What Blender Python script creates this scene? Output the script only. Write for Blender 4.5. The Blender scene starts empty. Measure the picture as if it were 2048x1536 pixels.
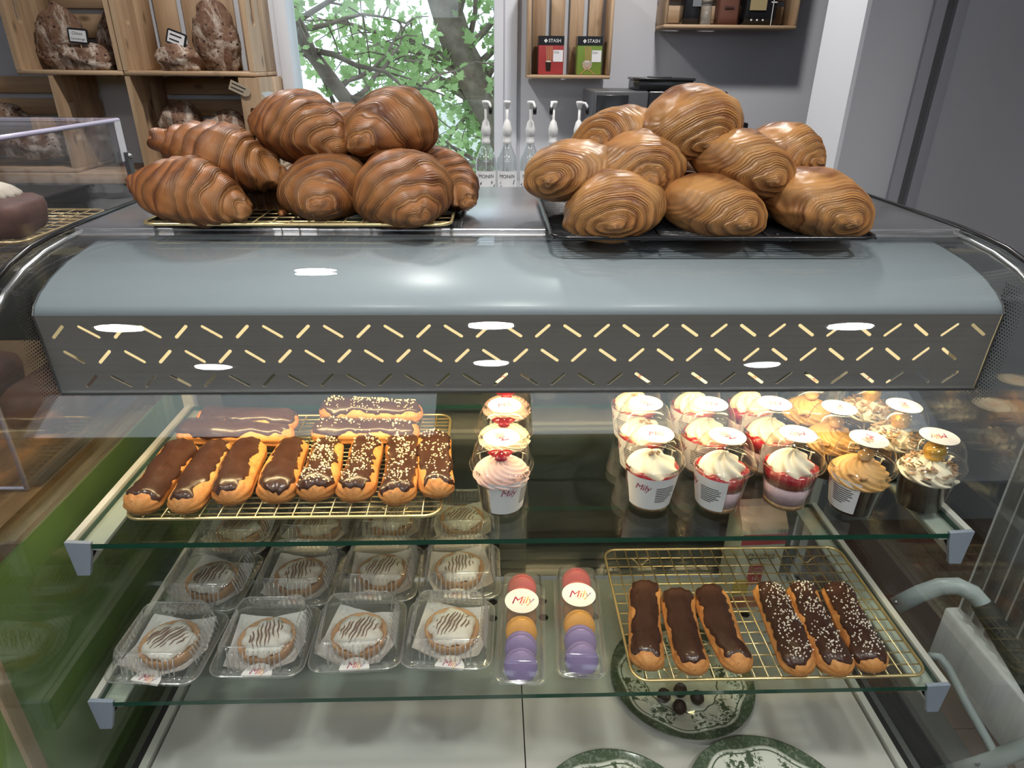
import bpy, bmesh, math, random
from mathutils import Vector, Matrix, noise
PI = math.pi
sc = bpy.context.scene
C = sc.collection
RND = random.Random(7)

# ------------------------------------------------------------------ camera
FPX, PITCH, YAW, ROLL = 1334.8, .44847, .03428, .00979
CAM = Vector((0, 0, 1.5))
FWD = Vector((math.sin(YAW) * math.cos(PITCH), math.cos(YAW) * math.cos(PITCH), -math.sin(PITCH)))
RT0 = Vector((math.cos(YAW), -math.sin(YAW), 0))
UP0 = RT0.cross(FWD)
RT = RT0 * math.cos(ROLL) + UP0 * math.sin(ROLL)
UP = UP0 * math.cos(ROLL) - RT0 * math.sin(ROLL)
cam = bpy.data.cameras.new('camera')
cam.sensor_width = 36
cam.lens = FPX / 2048 * 36
cam.clip_start = .02
camo = bpy.data.objects.new('camera', cam)
C.objects.link(camo)
m3 = Matrix((RT, UP, -FWD)).transposed()
camo.matrix_world = Matrix.Translation(CAM) @ m3.to_4x4()
sc.camera = camo


def at(px, py, ax, val):
    """the point where the ray through a photo pixel meets the plane coord[ax] = val"""
    d = RT * ((px - 1024) / FPX) - UP * ((py - 768) / FPX) + FWD
    return CAM + d * ((val - CAM[ax]) / d[ax])


def atz(px, py, z): return at(px, py, 2, z)
def aty(px, py, y): return at(px, py, 1, y)
def atx(px, py, x): return at(px, py, 0, x)


# ------------------------------------------------------------------ world, exposure
w = bpy.data.worlds.new('world')
sc.world = w
w.use_nodes = True
bg = w.node_tree.nodes['Background']
bg.inputs[0].default_value = (.80, .90, 1, 1)
bg.inputs[1].default_value = 1.8
sc.view_settings.view_transform = 'Standard'
sc.view_settings.look = 'None'
sc.view_settings.gamma = 1
sc.view_settings.use_curve_mapping = False
sc.view_settings.exposure = -0.08
sc.cycles.transparent_max_bounces = 28
sc.cycles.max_bounces = 6
sc.cycles.diffuse_bounces = 3
sc.cycles.glossy_bounces = 4
sc.cycles.adaptive_threshold = .03
sc.cycles.caustics_reflective = False
sc.cycles.caustics_refractive = False
sc.cycles.sample_clamp_indirect = 6
CEIL_W = 17      # ceiling downlights, watts each
HOOD_W = 5.6       # case lamp, watts


# ------------------------------------------------------------------ material helpers
def newmat(name):
    m = bpy.data.materials.new(name)
    m.use_nodes = True
    nt = m.node_tree
    return m, nt, nt.nodes['Principled BSDF']


def nd(nt, typ, _at=None, **inp):
    n = nt.nodes.new(typ)
    for k, v in (_at or {}).items():
        setattr(n, k, v)
    for k, v in inp.items():
        k2 = int(k[1:]) if k[0] == 'i' and k[1:].isdigit() else k.replace('_', ' ')
        s = n.inputs[k2]
        if hasattr(v, 'is_output'):
            nt.links.new(v, s)
        else:
            s.default_value = v
    return n


def ramp(nt, fac, stops, interp='LINEAR'):
    n = nt.nodes.new('ShaderNodeValToRGB')
    n.color_ramp.interpolation = interp
    els = n.color_ramp.elements
    while len(els) < len(stops):
        els.new(.5)
    for e, (p, c) in zip(els, stops):
        e.position = p
        e.color = (*c, 1) if len(c) == 3 else c
    nt.links.new(fac, n.inputs[0])
    return n.outputs[0]


def mixc(nt, fac, a, b, blend='MIX'):
    n = nt.nodes.new('ShaderNodeMix')
    n.data_type = 'RGBA'
    n.blend_type = blend
    for s, v in ((n.inputs[0], fac), (n.inputs[6], a), (n.inputs[7], b)):
        if hasattr(v, 'is_output'):
            nt.links.new(v, s)
        else:
            s.default_value = v if not isinstance(v, tuple) else ((*v, 1) if len(v) == 3 else v)
    return n.outputs[2]


def math_(nt, op, a, b=0.0, c=0.0):
    n = nt.nodes.new('ShaderNodeMath')
    n.operation = op
    for s, v in zip(n.inputs, (a, b, c)):
        if hasattr(v, 'is_output'):
            nt.links.new(v, s)
        else:
            s.default_value = v
    return n.outputs[0]


def objco(nt): return nt.nodes.new('ShaderNodeTexCoord').outputs['Object']


def simple(name, col, rough=.5, metal=0., col2=None, nscale=8., bump=0., bscale=60., stretch=None, spec=.5, coat=0.,
           emit=None, estr=1., sss=0.):
    m, nt, b = newmat(name)
    b.inputs['Roughness'].default_value = rough
    b.inputs['Metallic'].default_value = metal
    b.inputs['Specular IOR Level'].default_value = spec
    b.inputs['Base Color'].default_value = (*col, 1)
    b.inputs['Coat Weight'].default_value = coat
    if sss:
        b.inputs['Subsurface Weight'].default_value = sss
        b.inputs['Subsurface Radius'].default_value = (.006, .004, .003)
        b.inputs['Subsurface Scale'].default_value = 1.
    co = objco(nt)
    if stretch:
        co = nd(nt, 'ShaderNodeMapping', i0=co, Scale=stretch).outputs[0]
    if col2:
        n = nd(nt, 'ShaderNodeTexNoise', Vector=co, Scale=nscale, Detail=5., Roughness=.6)
        f = ramp(nt, n.outputs[0], [(.35, (0, 0, 0)), (.65, (1, 1, 1))])
        nt.links.new(mixc(nt, f, col, col2), b.inputs['Base Color'])
    if bump:
        n = nd(nt, 'ShaderNodeTexNoise', Vector=co, Scale=bscale, Detail=4.)
        bp = nd(nt, 'ShaderNodeBump', Strength=bump, Distance=.002, Height=n.outputs[0])
        nt.links.new(bp.outputs[0], b.inputs['Normal'])
    if emit:
        b.inputs['Emission Color'].default_value = (*emit, 1)
        b.inputs['Emission Strength'].default_value = estr
    return m


def clear(name, tint=(1, 1, 1), base=.05, rough=.02, gloss=(1, 1, 1), haze=0., hazecol=(.9, .9, .9), power=5.):
    """thin clear sheet: transmits, and mirrors more at grazing angles"""
    m, nt, b = newmat(name)
    nt.nodes.remove(b)
    out = nt.nodes['Material Output']
    lw = nd(nt, 'ShaderNodeLayerWeight', Blend=.5)
    f = math_(nt, 'POWER', lw.outputs['Facing'], power)
    f = math_(nt, 'MULTIPLY_ADD', f, .9 - base, base)
    tr = nd(nt, 'ShaderNodeBsdfTransparent', Color=(*tint, 1))
    gl = nd(nt, 'ShaderNodeBsdfGlossy', Color=(*gloss, 1), Roughness=rough)
    mx = nd(nt, 'ShaderNodeMixShader', i0=f, i1=tr.outputs[0], i2=gl.outputs[0])
    last = mx.outputs[0]
    if haze:
        df = nd(nt, 'ShaderNodeBsdfDiffuse', Color=(*hazecol, 1))
        last = nd(nt, 'ShaderNodeMixShader', i0=haze, i1=last, i2=df.outputs[0]).outputs[0]
    nt.links.new(last, out.inputs[0])
    return m


def wood(name, c1, c2, along=0, scale=1., knots=True, rough=.55):
    m, nt, b = newmat(name)
    b.inputs['Roughness'].default_value = rough
    s = [22, 22, 22]
    s[along] = 1.6
    oi = nd(nt, 'ShaderNodeObjectInfo')
    co = nd(nt, 'ShaderNodeVectorMath', _at={'operation': 'ADD'}, i0=objco(nt),
            i1=nd(nt, 'ShaderNodeVectorMath', _at={'operation': 'SCALE'}, i0=oi.outputs['Location'], Scale=3.1).outputs[0]).outputs[0]
    mp = nd(nt, 'ShaderNodeMapping', i0=co, Scale=tuple(q * scale for q in s)).outputs[0]
    n = nd(nt, 'ShaderNodeTexNoise', Vector=mp, Scale=1.4, Detail=6., Roughness=.6, Distortion=.6)
    col = ramp(nt, n.outputs[0], [(.3, c2), (.55, c1), (.75, tuple(min(1, q * 1.1) for q in c1))])
    if knots:
        s2 = [13, 13, 13]
        s2[along] = 6
        mp2 = nd(nt, 'ShaderNodeMapping', i0=co, Scale=tuple(s2)).outputs[0]
        v = nd(nt, 'ShaderNodeTexVoronoi', Vector=mp2, Scale=1.)
        k = ramp(nt, v.outputs['Distance'], [(.06, (1, 1, 1)), (.17, (0, 0, 0))])
        col = mixc(nt, math_(nt, 'MULTIPLY', k, .75), col, tuple(q * .28 for q in c2))
    nt.links.new(col, b.inputs['Base Color'])
    bp = nd(nt, 'ShaderNodeBump', Strength=.12, Distance=.002, Height=n.outputs[0])
    nt.links.new(bp.outputs[0], b.inputs['Normal'])
    return m


# ------------------------------------------------------------------ mesh helpers
class G:
    def __init__(s):
        s.v, s.f, s.m, s.att = [], [], [], {}

    def add(s, vs, fs, mi=0, xf=None):
        o = len(s.v)
        s.v += [tuple(xf @ Vector(p)) if xf else tuple(p) for p in vs]
        s.f += [tuple(i + o for i in f) for f in fs]
        s.m += [mi] * len(fs)
        return s

    def box(s, x0, x1, y0, y1, z0, z1, mi=0, xf=None):
        v = [(x, y, z) for z in (z0, z1) for y in (y0, y1) for x in (x0, x1)]
        return s.add(v, [(0, 2, 3, 1), (4, 5, 7, 6), (0, 1, 5, 4), (2, 6, 7, 3), (0, 4, 6, 2), (1, 3, 7, 5)], mi, xf)

    def lathe(s, prof, n=32, mi=0, xf=None, fn=None):
        vs, fs = [], []
        for (r, z) in prof:
            for k in range(n):
                a = 2 * PI * k / n
                rr, zz = (r, z) if fn is None else fn(r, z, a)
                vs.append((rr * math.cos(a), rr * math.sin(a), zz))
        for i in range(len(prof) - 1):
            for k in range(n):
                k2 = (k + 1) % n
                fs.append((i * n + k, i * n + k2, (i + 1) * n + k2, (i + 1) * n + k))
        return s.add(vs, fs, mi, xf)

    def rings(s, rings, close=True, cap=True, mi=0, xf=None):
        n = len(rings[0])
        vs = [p for r in rings for p in r]
        fs = []
        for i in range(len(rings) - 1):
            for k in range(n if close else n - 1):
                k2 = (k + 1) % n
                fs.append((i * n + k, i * n + k2, (i + 1) * n + k2, (i + 1) * n + k))
        if cap:
            fs.append(tuple(range(n))[::-1])
            fs.append(tuple((len(rings) - 1) * n + k for k in range(n)))
        return s.add(vs, fs, mi, xf)

    def tube(s, pts, r, n=8, mi=0, closed=False, cap=True):
        pts = [Vector(p) for p in pts]
        rs = r if isinstance(r, (list, tuple)) else [r] * len(pts)
        L = len(pts)
        rings, prev = [], None
        for i, p in enumerate(pts):
            a = pts[(i - 1) % L] if (closed or i > 0) else p
            b = pts[(i + 1) % L] if (closed or i < L - 1) else p
            t = (b - a).normalized()
            if prev is None:
                up = Vector((0, 0, 1)) if abs(t.z) < .9 else Vector((1, 0, 0))
                u = t.cross(up).normalized()
            else:
                u = (prev - t * prev.dot(t)).normalized()
            prev = u
            q = t.cross(u)
            rings.append([p + (u * math.cos(2 * PI * k / n) + q * math.sin(2 * PI * k / n)) * rs[i] for k in range(n)])
        if closed:
            rings.append(rings[0])
        return s.rings(rings, True, cap and not closed, mi)

    def mesh(s, name, mats, smooth=True):
        me = bpy.data.meshes.new(name)
        me.from_pydata(s.v, [], s.f)
        for m in (mats if isinstance(mats, (list, tuple)) else [mats]):
            me.materials.append(m)
        if len(me.materials) > 1:
            me.polygons.foreach_set('material_index', s.m)
        me.polygons.foreach_set('use_smooth', [smooth] * len(s.f))
        for k, vals in s.att.items():
            a = me.attributes.new(k, 'FLOAT', 'POINT')
            a.data.foreach_set('value', vals)
        me.update()
        return me

    def obj(s, name, mats, parent=None, smooth=True, loc=None, rot=None, bevel=0, segs=2):
        me = s.mesh(name, mats, smooth)
        if bevel:
            bm = bmesh.new()
            bm.from_mesh(me)
            bmesh.ops.remove_doubles(bm, verts=bm.verts, dist=1e-6)
            bmesh.ops.bevel(bm, geom=bm.edges[:], offset=bevel, segments=segs, affect='EDGES', profile=.5)
            bm.to_mesh(me)
            bm.free()
            if smooth:
                me.polygons.foreach_set('use_smooth', [True] * len(me.polygons))
        return ob(name, me, parent, loc, rot)


def ob(name, data, parent=None, loc=None, rot=None):
    o = bpy.data.objects.new(name, data)
    C.objects.link(o)
    if parent:
        o.parent = parent
    if loc is not None:
        o.location = loc
    if rot is not None:
        o.rotation_euler = rot
    return o


def tag(o, label=None, cat=None, group=None, kind=None):
    for k, v in (('label', label), ('category', cat), ('group', group), ('kind', kind)):
        if v:
            o[k] = v
    return o


def thing(name, label, cat, loc=(0, 0, 0), rotz=0., group=None):
    return tag(ob(name, None, None, loc, (0, 0, rotz)), label, cat, group)


def struct(o): return tag(o, kind='structure')


def dup(root, loc=None, rot=None, label=None, group=None):
    r = root.copy()
    C.objects.link(r)
    if loc is not None:
        r.location = loc
    if rot is not None:
        r.rotation_euler = rot
    if label:
        r['label'] = label
    if group:
        r['group'] = group
    for ch in root.children:
        c = ch.copy()
        C.objects.link(c)
        c.parent = r
        for g in ch.children:
            d = g.copy()
            C.objects.link(d)
            d.parent = c
    return r


def rrect(hx, hy, r, z, n=6, rib=0., nrib=0, cx=0., cy=0.):
    """ring of a rounded rectangle; rib corrugates its sides"""
    pts = []
    r = min(r, hx - 1e-4, hy - 1e-4)
    segs = []
    cs = [(hx - r, hy - r, 0), (-hx + r, hy - r, 1), (-hx + r, -hy + r, 2), (hx - r, -hy + r, 3)]
    for (x, y, q) in cs:
        for k in range(n + 1):
            a = q * PI / 2 + k / n * PI / 2
            segs.append((x + r * math.cos(a), y + r * math.sin(a), math.cos(a), math.sin(a)))
        nx = cs[(q + 1) % 4]
        a = (q + 1) * PI / 2
        x0, y0 = x + r * math.cos(a), y + r * math.sin(a)
        x1, y1 = nx[0] + r * math.cos(a), nx[1] + r * math.sin(a)
        m = nrib * 4
        for k in range(1, m):
            segs.append((x0 + (x1 - x0) * k / m, y0 + (y1 - y0) * k / m, math.cos(a), math.sin(a)) + ((k % 4) / 4.,))
    for sgm in segs:
        d = 0
        if len(sgm) > 4:
            d = rib * (.5 - .5 * math.cos(2 * PI * sgm[4]))
        pts.append((cx + sgm[0] - d * sgm[2], cy + sgm[1] - d * sgm[3], z))
    return pts


def stadium(cx, cy, L, wd, ang, n=5):
    pts = []
    for s in (1, -1):
        for k in range(n + 1):
            a = ang + (0 if s == 1 else PI) - PI / 2 + PI * k / n
            c = (cx + s * math.cos(ang) * (L - wd) / 2, cy + s * math.sin(ang) * (L - wd) / 2)
            pts.append((c[0] + wd / 2 * math.cos(a), c[1] + wd / 2 * math.sin(a)))
    return pts


def holed(outer, holes, thick, fn):
    """flat sheet with holes in (u,v); fn maps (u,v,w) into space. Returns G"""
    bm = bmesh.new()
    edges = []
    for loop in [outer] + holes:
        vs = [bm.verts.new((p[0], p[1], 0)) for p in loop]
        edges += [bm.edges.new((vs[i], vs[(i + 1) % len(vs)])) for i in range(len(vs))]
    bmesh.ops.triangle_fill(bm, use_beauty=True, use_dissolve=False, edges=edges)
    bm.verts.index_update()
    vs = [(v.co.x, v.co.y) for v in bm.verts]
    fs = [tuple(v.index for v in f.verts) for f in bm.faces]
    be = [(e.verts[0].index, e.verts[1].index) for e in bm.edges if len(e.link_faces) == 1]
    bm.free()
    n = len(vs)
    g = G()
    g.add([fn(u, v, 0) for u, v in vs] + [fn(u, v, thick) for u, v in vs],
          fs + [tuple(i + n for i in f[::-1]) for f in fs] + [(a, b, b + n, a + n) for a, b in be])
    return g


_tc = {}


def text_me(s, size, mat, shear=0., ext=.0, bold=0., align='CENTER', space=1.):
    key = (s, size, mat.name, shear, ext, bold, align, space)
    if key in _tc:
        return _tc[key]
    cu = bpy.data.curves.new('lettering', 'FONT')
    cu.body = s
    cu.size = size
    cu.shear = shear
    cu.extrude = ext
    cu.align_x = align
    cu.align_y = 'CENTER'
    cu.resolution_u = 3
    cu.space_character = space
    t = bpy.data.objects.new('lettering', cu)
    C.objects.link(t)
    dg = bpy.context.evaluated_depsgraph_get()
    me = bpy.data.meshes.new_from_object(t.evaluated_get(dg))
    bpy.data.objects.remove(t)
    me.materials.clear()
    me.materials.append(mat)
    _tc[key] = me
    return me


ORD = ['first', 'second', 'third', 'fourth', 'fifth', 'sixth', 'seventh', 'eighth', 'ninth']

# ------------------------------------------------------------------ materials
M = {}
M['wall'] = simple('wall_paint', (.66, .67, .72), .75, bump=.05, bscale=90)
M['wall_white'] = simple('white_paint', (.74, .76, .82), .5)
M['trim_white'] = simple('trim_white', (.76, .78, .84), .4)
M['dark_front'] = wood('dark_front_wood', (.11, .075, .055), (.07, .045, .03), 2, .5, False, .6)  # unseen lower front wall, made dark to cut reflections in the glass
M['ceil'] = simple('ceiling_paint', (.7, .7, .7), .9)
M['steel'] = simple('brushed_steel', (.50, .51, .52), .30, 1., col2=(.44, .45, .46), nscale=3, stretch=(1, 60, 60), bump=.02)
M['steel_top'] = simple('steel_top', (.62, .63, .66), .24, .9, col2=(.56, .57, .60), nscale=3, stretch=(1, 40, 40))
M['panel'] = simple('panel_steel', (.34, .325, .31), .34, .55, col2=(.30, .285, .27), nscale=3, stretch=(1, 80, 80))
M['hood'] = simple('hood_enamel', (.37, .42, .465), .34, .0, spec=.5)
M['alu'] = simple('aluminium', (.62, .64, .66), .38, .85)
M['alu_pale'] = simple('pale_aluminium', (.72, .71, .66), .45, .3)
M['cap_blue'] = simple('end_cap_plastic', (.30, .34, .42), .5)
M['black'] = simple('black_metal', (.012, .012, .013), .4)
M['black_gloss'] = simple('black_plastic', (.012, .012, .014), .22)
M['rubber'] = simple('black_rubber', (.015, .015, .016), .75, bump=.1)
M['gold'] = simple('gold_wire', (.83, .66, .34), .32, .85)
M['white_deck'] = simple('white_deck_laminate', (.60, .585, .55), .16, col2=(.56, .545, .51), nscale=2)
M['green'] = simple('green_paint', (.19, .30, .07), .28, col2=(.175, .28, .065), nscale=3)
M['butcher'] = wood('butcher_block', (.20, .115, .055), (.095, .05, .022), 1, .8, True, .4)
M['pine_x'] = wood('pine_x', (.52, .36, .225), (.37, .235, .135), 0)
M['pine_y'] = wood('pine_y', (.48, .33, .21), (.34, .21, .12), 1)
M['pine_z'] = wood('pine_z', (.52, .36, .225), (.37, .235, .135), 2)
M['floor'] = wood('dark_floor', (.055, .028, .018), (.026, .013, .009), 1, .5, False, .35)
M['whitewash'] = wood('whitewashed_wood', (.66, .66, .65), (.52, .52, .51), 2, .7, False, .5)
M['glass'] = clear('front_glass', (.965, .98, .975), .045, .015)
M['side_glass'] = clear('side_glass', (.92, .95, .94), .07, .015)
M['shelf_glass'] = clear('shelf_glass', (.93, .965, .95), .05, .015)
M['glass_edge'] = simple('glass_edge_green', (.008, .065, .040), .15, spec=.5)
M['window_glass'] = clear('window_glass', (.96, .98, .98), .04, .01)
M['door_glass'] = simple('door_glass_dark', (.035, .045, .042), .06, spec=.7)
M['pet'] = clear('clear_plastic', (.985, .985, .985), .04, .03, haze=.006, power=4.)
M['pet_cup'] = clear('cup_plastic', (.985, .985, .985), .012, .03, power=6.)
M['pet_box'] = clear('clear_box_plastic', (.96, .96, .96), .09, .10, haze=.045, hazecol=(.8, .8, .8), power=3.)
M['pet_edge'] = clear('plastic_edge', (.97, .97, .97), .22, .12, haze=.12, hazecol=(.85, .85, .85), power=2.)
M['acrylic'] = clear('acrylic', (.95, .95, .97), .055, .03, haze=.02)
M['acrylic_edge'] = simple('acrylic_edge', (.58, .55, .74), .25, sss=0)
M['frost'] = simple('frosted_tape', (.80, .82, .88), .5)
M['paper'] = simple('parchment', (.72, .71, .69), .7, bump=.15, bscale=40)
M['sticker'] = simple('sticker_paper', (.86, .82, .78), .5)
M['label_white'] = simple('label_paper', (.80, .80, .82), .5)
M['ink'] = simple('ink', (.03, .03, .03), .6)
M['ink_white'] = simple('ink_white', (.85, .85, .85), .6)
M['white_plastic'] = simple('white_plastic', (.78, .78, .78), .4)
M['grey_plastic'] = simple('grey_machine', (.075, .078, .085), .4)
M['cart'] = simple('grey_powder_coat', (.42, .47, .48), .35)
M['bottle'] = clear('bottle_glass', (.84, .88, .88), .16, .03, haze=.10, power=2.5)
M['lamp'] = simple('lamp_glow', (1, 1, 1), .5, emit=(1, .80, .48), estr=9.)
M['downlight'] = simple('downlight_glow', (1, 1, 1), .5, emit=(1, .97, .93), estr=22.)
M['reflector'] = simple('reflector_white', (.86, .80, .66), .35)

# logo ink: runs magenta, orange, yellow, violet along the word
m, nt, b = newmat('logo_ink')
g_ = nd(nt, 'ShaderNodeTexCoord').outputs['Generated']
sx = nd(nt, 'ShaderNodeSeparateXYZ', i0=g_).outputs[0]
nt.links.new(ramp(nt, sx, [(.0, (.25, .01, .09)), (.3, (.50, .03, .09)), (.5, (.75, .16, .10)), (.7, (.8, .45, .08)), (.85, (.35, .25, .4)), (1, (.10, .03, .30))]), b.inputs[0])
M['logo'] = m
M['logo_red'] = simple('logo_red', (.36, .03, .08), .6)


def crust_mat(name, pale, mid, dark, lines=9., sheen=.33):
    """laminated, egg-washed pastry: colour follows each layer from pale crease to dark rim"""
    m, nt, b = newmat(name)
    at_ = nd(nt, 'ShaderNodeAttribute', _at={'attribute_name': 'band'}).outputs['Fac']
    ln = nd(nt, 'ShaderNodeAttribute', _at={'attribute_name': 'lines'}).outputs['Fac']
    co = objco(nt)
    n1 = nd(nt, 'ShaderNodeTexNoise', Vector=co, Scale=38., Detail=5., Roughness=.65).outputs[0]
    n2 = nd(nt, 'ShaderNodeTexNoise', Vector=co, Scale=14., Detail=3.).outputs[0]
    bb = math_(nt, 'ADD', at_, math_(nt, 'MULTIPLY', math_(nt, 'SUBTRACT', n1, .5), .5))
    col = ramp(nt, bb, [(.0, mid), (.25, mid), (.55, tuple(.55 * q + .45 * p for q, p in zip(mid, dark))), (.80, dark), (.92, tuple(.6 * q + .4 * p for q, p in zip(mid, pale))), (1, mid)])
    # fine leaves of dough
    s = math_(nt, 'SINE', math_(nt, 'ADD', math_(nt, 'MULTIPLY', ln, lines * 2 * PI), math_(nt, 'MULTIPLY', n2, 9.)))
    s01 = math_(nt, 'MULTIPLY_ADD', s, .5, .5)
    amt = ramp(nt, math_(nt, 'ADD', at_, math_(nt, 'MULTIPLY', math_(nt, 'SUBTRACT', n2, .5), .9)), [(.12, (.1, .1, .1)), (.7, (1, 1, 1))])
    col = mixc(nt, math_(nt, 'MULTIPLY', math_(nt, 'MULTIPLY', s01, amt), .6), col, tuple(q * .62 for q in dark))
    blotch = ramp(nt, n2, [(.40, (0, 0, 0)), (.68, (1, 1, 1))])
    col = mixc(nt, math_(nt, 'MULTIPLY', blotch, .35), col, pale)
    nt.links.new(col, b.inputs[0])
    b.inputs['Roughness'].default_value = sheen
    b.inputs['Specular IOR Level'].default_value = .35
    h = math_(nt, 'ADD', math_(nt, 'MULTIPLY', math_(nt, 'MULTIPLY', s01, amt), .8), n1)
    bp = nd(nt, 'ShaderNodeBump', Strength=.55, Distance=.0012, Height=h)
    nt.links.new(bp.outputs[0], b.inputs['Normal'])
    return m


M['croissant'] = crust_mat('croissant_crust', (.46, .235, .085), (.285, .104, .032), (.095, .029, .011), 9., .42)
M['roll'] = crust_mat('roll_crust', (.60, .37, .15), (.41, .185, .058), (.17, .058, .020), 5., .38)
# choux pastry
m, nt, b = newmat('choux')
co = objco(nt)
n1 = nd(nt, 'ShaderNodeTexNoise', Vector=co, Scale=45., Detail=6., Roughness=.7).outputs[0]
n2 = nd(nt, 'ShaderNodeTexNoise', Vector=co, Scale=300., Detail=2.).outputs[0]
col = ramp(nt, n1, [(.3, (.36, .13, .035)), (.5, (.56, .235, .066)), (.7, (.64, .32, .105))])
col = mixc(nt, ramp(nt, n2, [(.62, (0, 0, 0)), (.72, (1, 1, 1))]), col, (.30, .11, .035))
nt.links.new(col, b.inputs[0])
b.inputs['Roughness'].default_value = .6
nt.links.new(nd(nt, 'ShaderNodeBump', Strength=.5, Distance=.0015, Height=n1).outputs[0], b.inputs['Normal'])
M['choux'] = m
M['choc'] = simple('chocolate_glaze', (.040, .016, .011), .26, col2=(.060, .026, .018), nscale=30, bump=.35, bscale=55, coat=.15)
M['sprinkle'] = simple('sprinkle_pearl', (.80, .62, .38), .4, col2=(.85, .78, .66), nscale=120)
M['sprinkle_w'] = simple('sprinkle_white', (.82, .74, .64), .4)
M['cream'] = simple('whipped_cream', (.84, .77, .60), .55, bump=.1, bscale=80, sss=.0)
M['cream_pink'] = simple('pink_cream', (.72, .44, .40), .55, col2=(.78, .58, .50), nscale=25)
M['berry_red'] = simple('berry_sauce', (.30, .006, .018), .2, col2=(.42, .015, .035), nscale=60, coat=.3)
M['berry_cream'] = simple('berry_mousse', (.66, .46, .53), .5, col2=(.72, .56, .62), nscale=70)
M['crumb'] = simple('biscuit_crumb', (.35, .20, .09), .8, col2=(.52, .34, .18), nscale=160, bump=.4, bscale=200)
M['dark_cake'] = simple('dark_cake', (.016, .0075, .005), .5, col2=(.030, .014, .009), nscale=50, spec=.25)
M['caramel'] = simple('caramel_cream', (.62, .36, .13), .45, bump=.1, bscale=80)
M['goldleaf'] = simple('gold_crackle', (.75, .45, .08), .28, .5, bump=.8, bscale=260)
M['nut'] = simple('shaved_chocolate', (.60, .42, .26), .6, col2=(.16, .07, .04), nscale=90)
M['meringue'] = simple('meringue', (.78, .75, .67), .55, bump=.2, bscale=60)
M['toast'] = simple('toasted_stripe', (.22, .12, .07), .55)
M['tart'] = simple('tart_crust', (.46, .24, .10), .65, col2=(.56, .32, .15), nscale=30, bump=.3)
M['mac_pink'] = simple('macaron_pink', (.66, .12, .13), .55, col2=(.60, .10, .11), nscale=40, bump=.1, bscale=150)
M['mac_brown'] = simple('macaron_brown', (.36, .18, .08), .55, bump=.1)
M['mac_orange'] = simple('macaron_orange', (.74, .34, .05), .5, bump=.1)
M['mac_purple'] = simple('macaron_purple', (.26, .19, .42), .5, col2=(.31, .22, .46), nscale=30, bump=.1)
M['fill_pink'] = simple('filling_pink', (.60, .30, .32), .6)
M['fill_dark'] = simple('filling_dark', (.03, .018, .015), .5)
M['fill_lilac'] = simple('filling_lilac', (.44, .30, .48), .6)
M['bread'] = None
# rustic bread: brown crust, floury scores, dark fruit
m, nt, b = newmat('rustic_bread')
co = objco(nt)
n1 = nd(nt, 'ShaderNodeTexNoise', Vector=co, Scale=9., Detail=6., Roughness=.7, Distortion=1.2).outputs[0]
n2 = nd(nt, 'ShaderNodeTexNoise', Vector=co, Scale=30., Detail=5., Roughness=.7).outputs[0]
v1 = nd(nt, 'ShaderNodeTexVoronoi', Vector=co, Scale=42.).outputs['Distance']
col = ramp(nt, n2, [(.3, (.09, .042, .025)), (.5, (.19, .10, .062)), (.7, (.28, .17, .11))])
col = mixc(nt, ramp(nt, n1, [(.47, (0, 0, 0)), (.58, (1, 1, 1))]), col, (.58, .49, .41))
col = mixc(nt, ramp(nt, v1, [(.14, (1, 1, 1)), (.22, (0, 0, 0))]), col, (.045, .018, .015))
nt.links.new(col, b.inputs[0])
b.inputs['Roughness'].default_value = .8
nt.links.new(nd(nt, 'ShaderNodeBump', Strength=.9, Distance=.01, Height=n2).outputs[0], b.inputs['Normal'])
M['bread'] = m

# green transfer-printed plate: pattern laid out in polar coordinates of the plate itself
m, nt, b = newmat('transferware')
co = objco(nt)
s = nd(nt, 'ShaderNodeSeparateXYZ', i0=co)
rr_ = math_(nt, 'SQRT', math_(nt, 'ADD', math_(nt, 'POWER', s.outputs[0], 2), math_(nt, 'POWER', s.outputs[1], 2)))
rad = math_(nt, 'DIVIDE', rr_, .128)
ang = math_(nt, 'ARCTAN2', s.outputs[1], s.outputs[0])
c8 = math_(nt, 'COSINE', math_(nt, 'MULTIPLY', ang, 8.))
c16 = math_(nt, 'COSINE', math_(nt, 'MULTIPLY', ang, 16.))
radw = math_(nt, 'ADD', rad, math_(nt, 'MULTIPLY', c8, .025))
n1 = nd(nt, 'ShaderNodeTexNoise', Vector=co, Scale=95., Detail=3., Roughness=.6, Distortion=1.5).outputs[0]
n3 = nd(nt, 'ShaderNodeTexNoise', Vector=co, Scale=28., Detail=2.).outputs[0]
vo = nd(nt, 'ShaderNodeTexVoronoi', Vector=co, Scale=70.).outputs['Distance']
flor = ramp(nt, math_(nt, 'ADD', n1, math_(nt, 'MULTIPLY', vo, .25)), [(.58, (1, 1, 1)), (.63, (0, 0, 0))])
zone = ramp(nt, radw, [(.53, (0, 0, 0)), (.56, (1, 1, 1)), (.84, (1, 1, 1)), (.87, (0, 0, 0))])
clus = ramp(nt, math_(nt, 'ADD', math_(nt, 'MULTIPLY', c8, .25), n3), [(.30, (0, 0, 0)), (.42, (1, 1, 1))])
pat = math_(nt, 'MULTIPLY', math_(nt, 'MULTIPLY', flor, zone), clus)
rim = ramp(nt, radw, [(.86, (0, 0, 0)), (.885, (1, 1, 1))])
rimtex = math_(nt, 'MULTIPLY', rim, ramp(nt, n1, [(.30, (.75, .75, .75)), (.5, (1, 1, 1))]))
line1 = ramp(nt, radw, [(.815, (0, 0, 0)), (.822, (1, 1, 1)), (.832, (1, 1, 1)), (.84, (0, 0, 0))])
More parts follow.
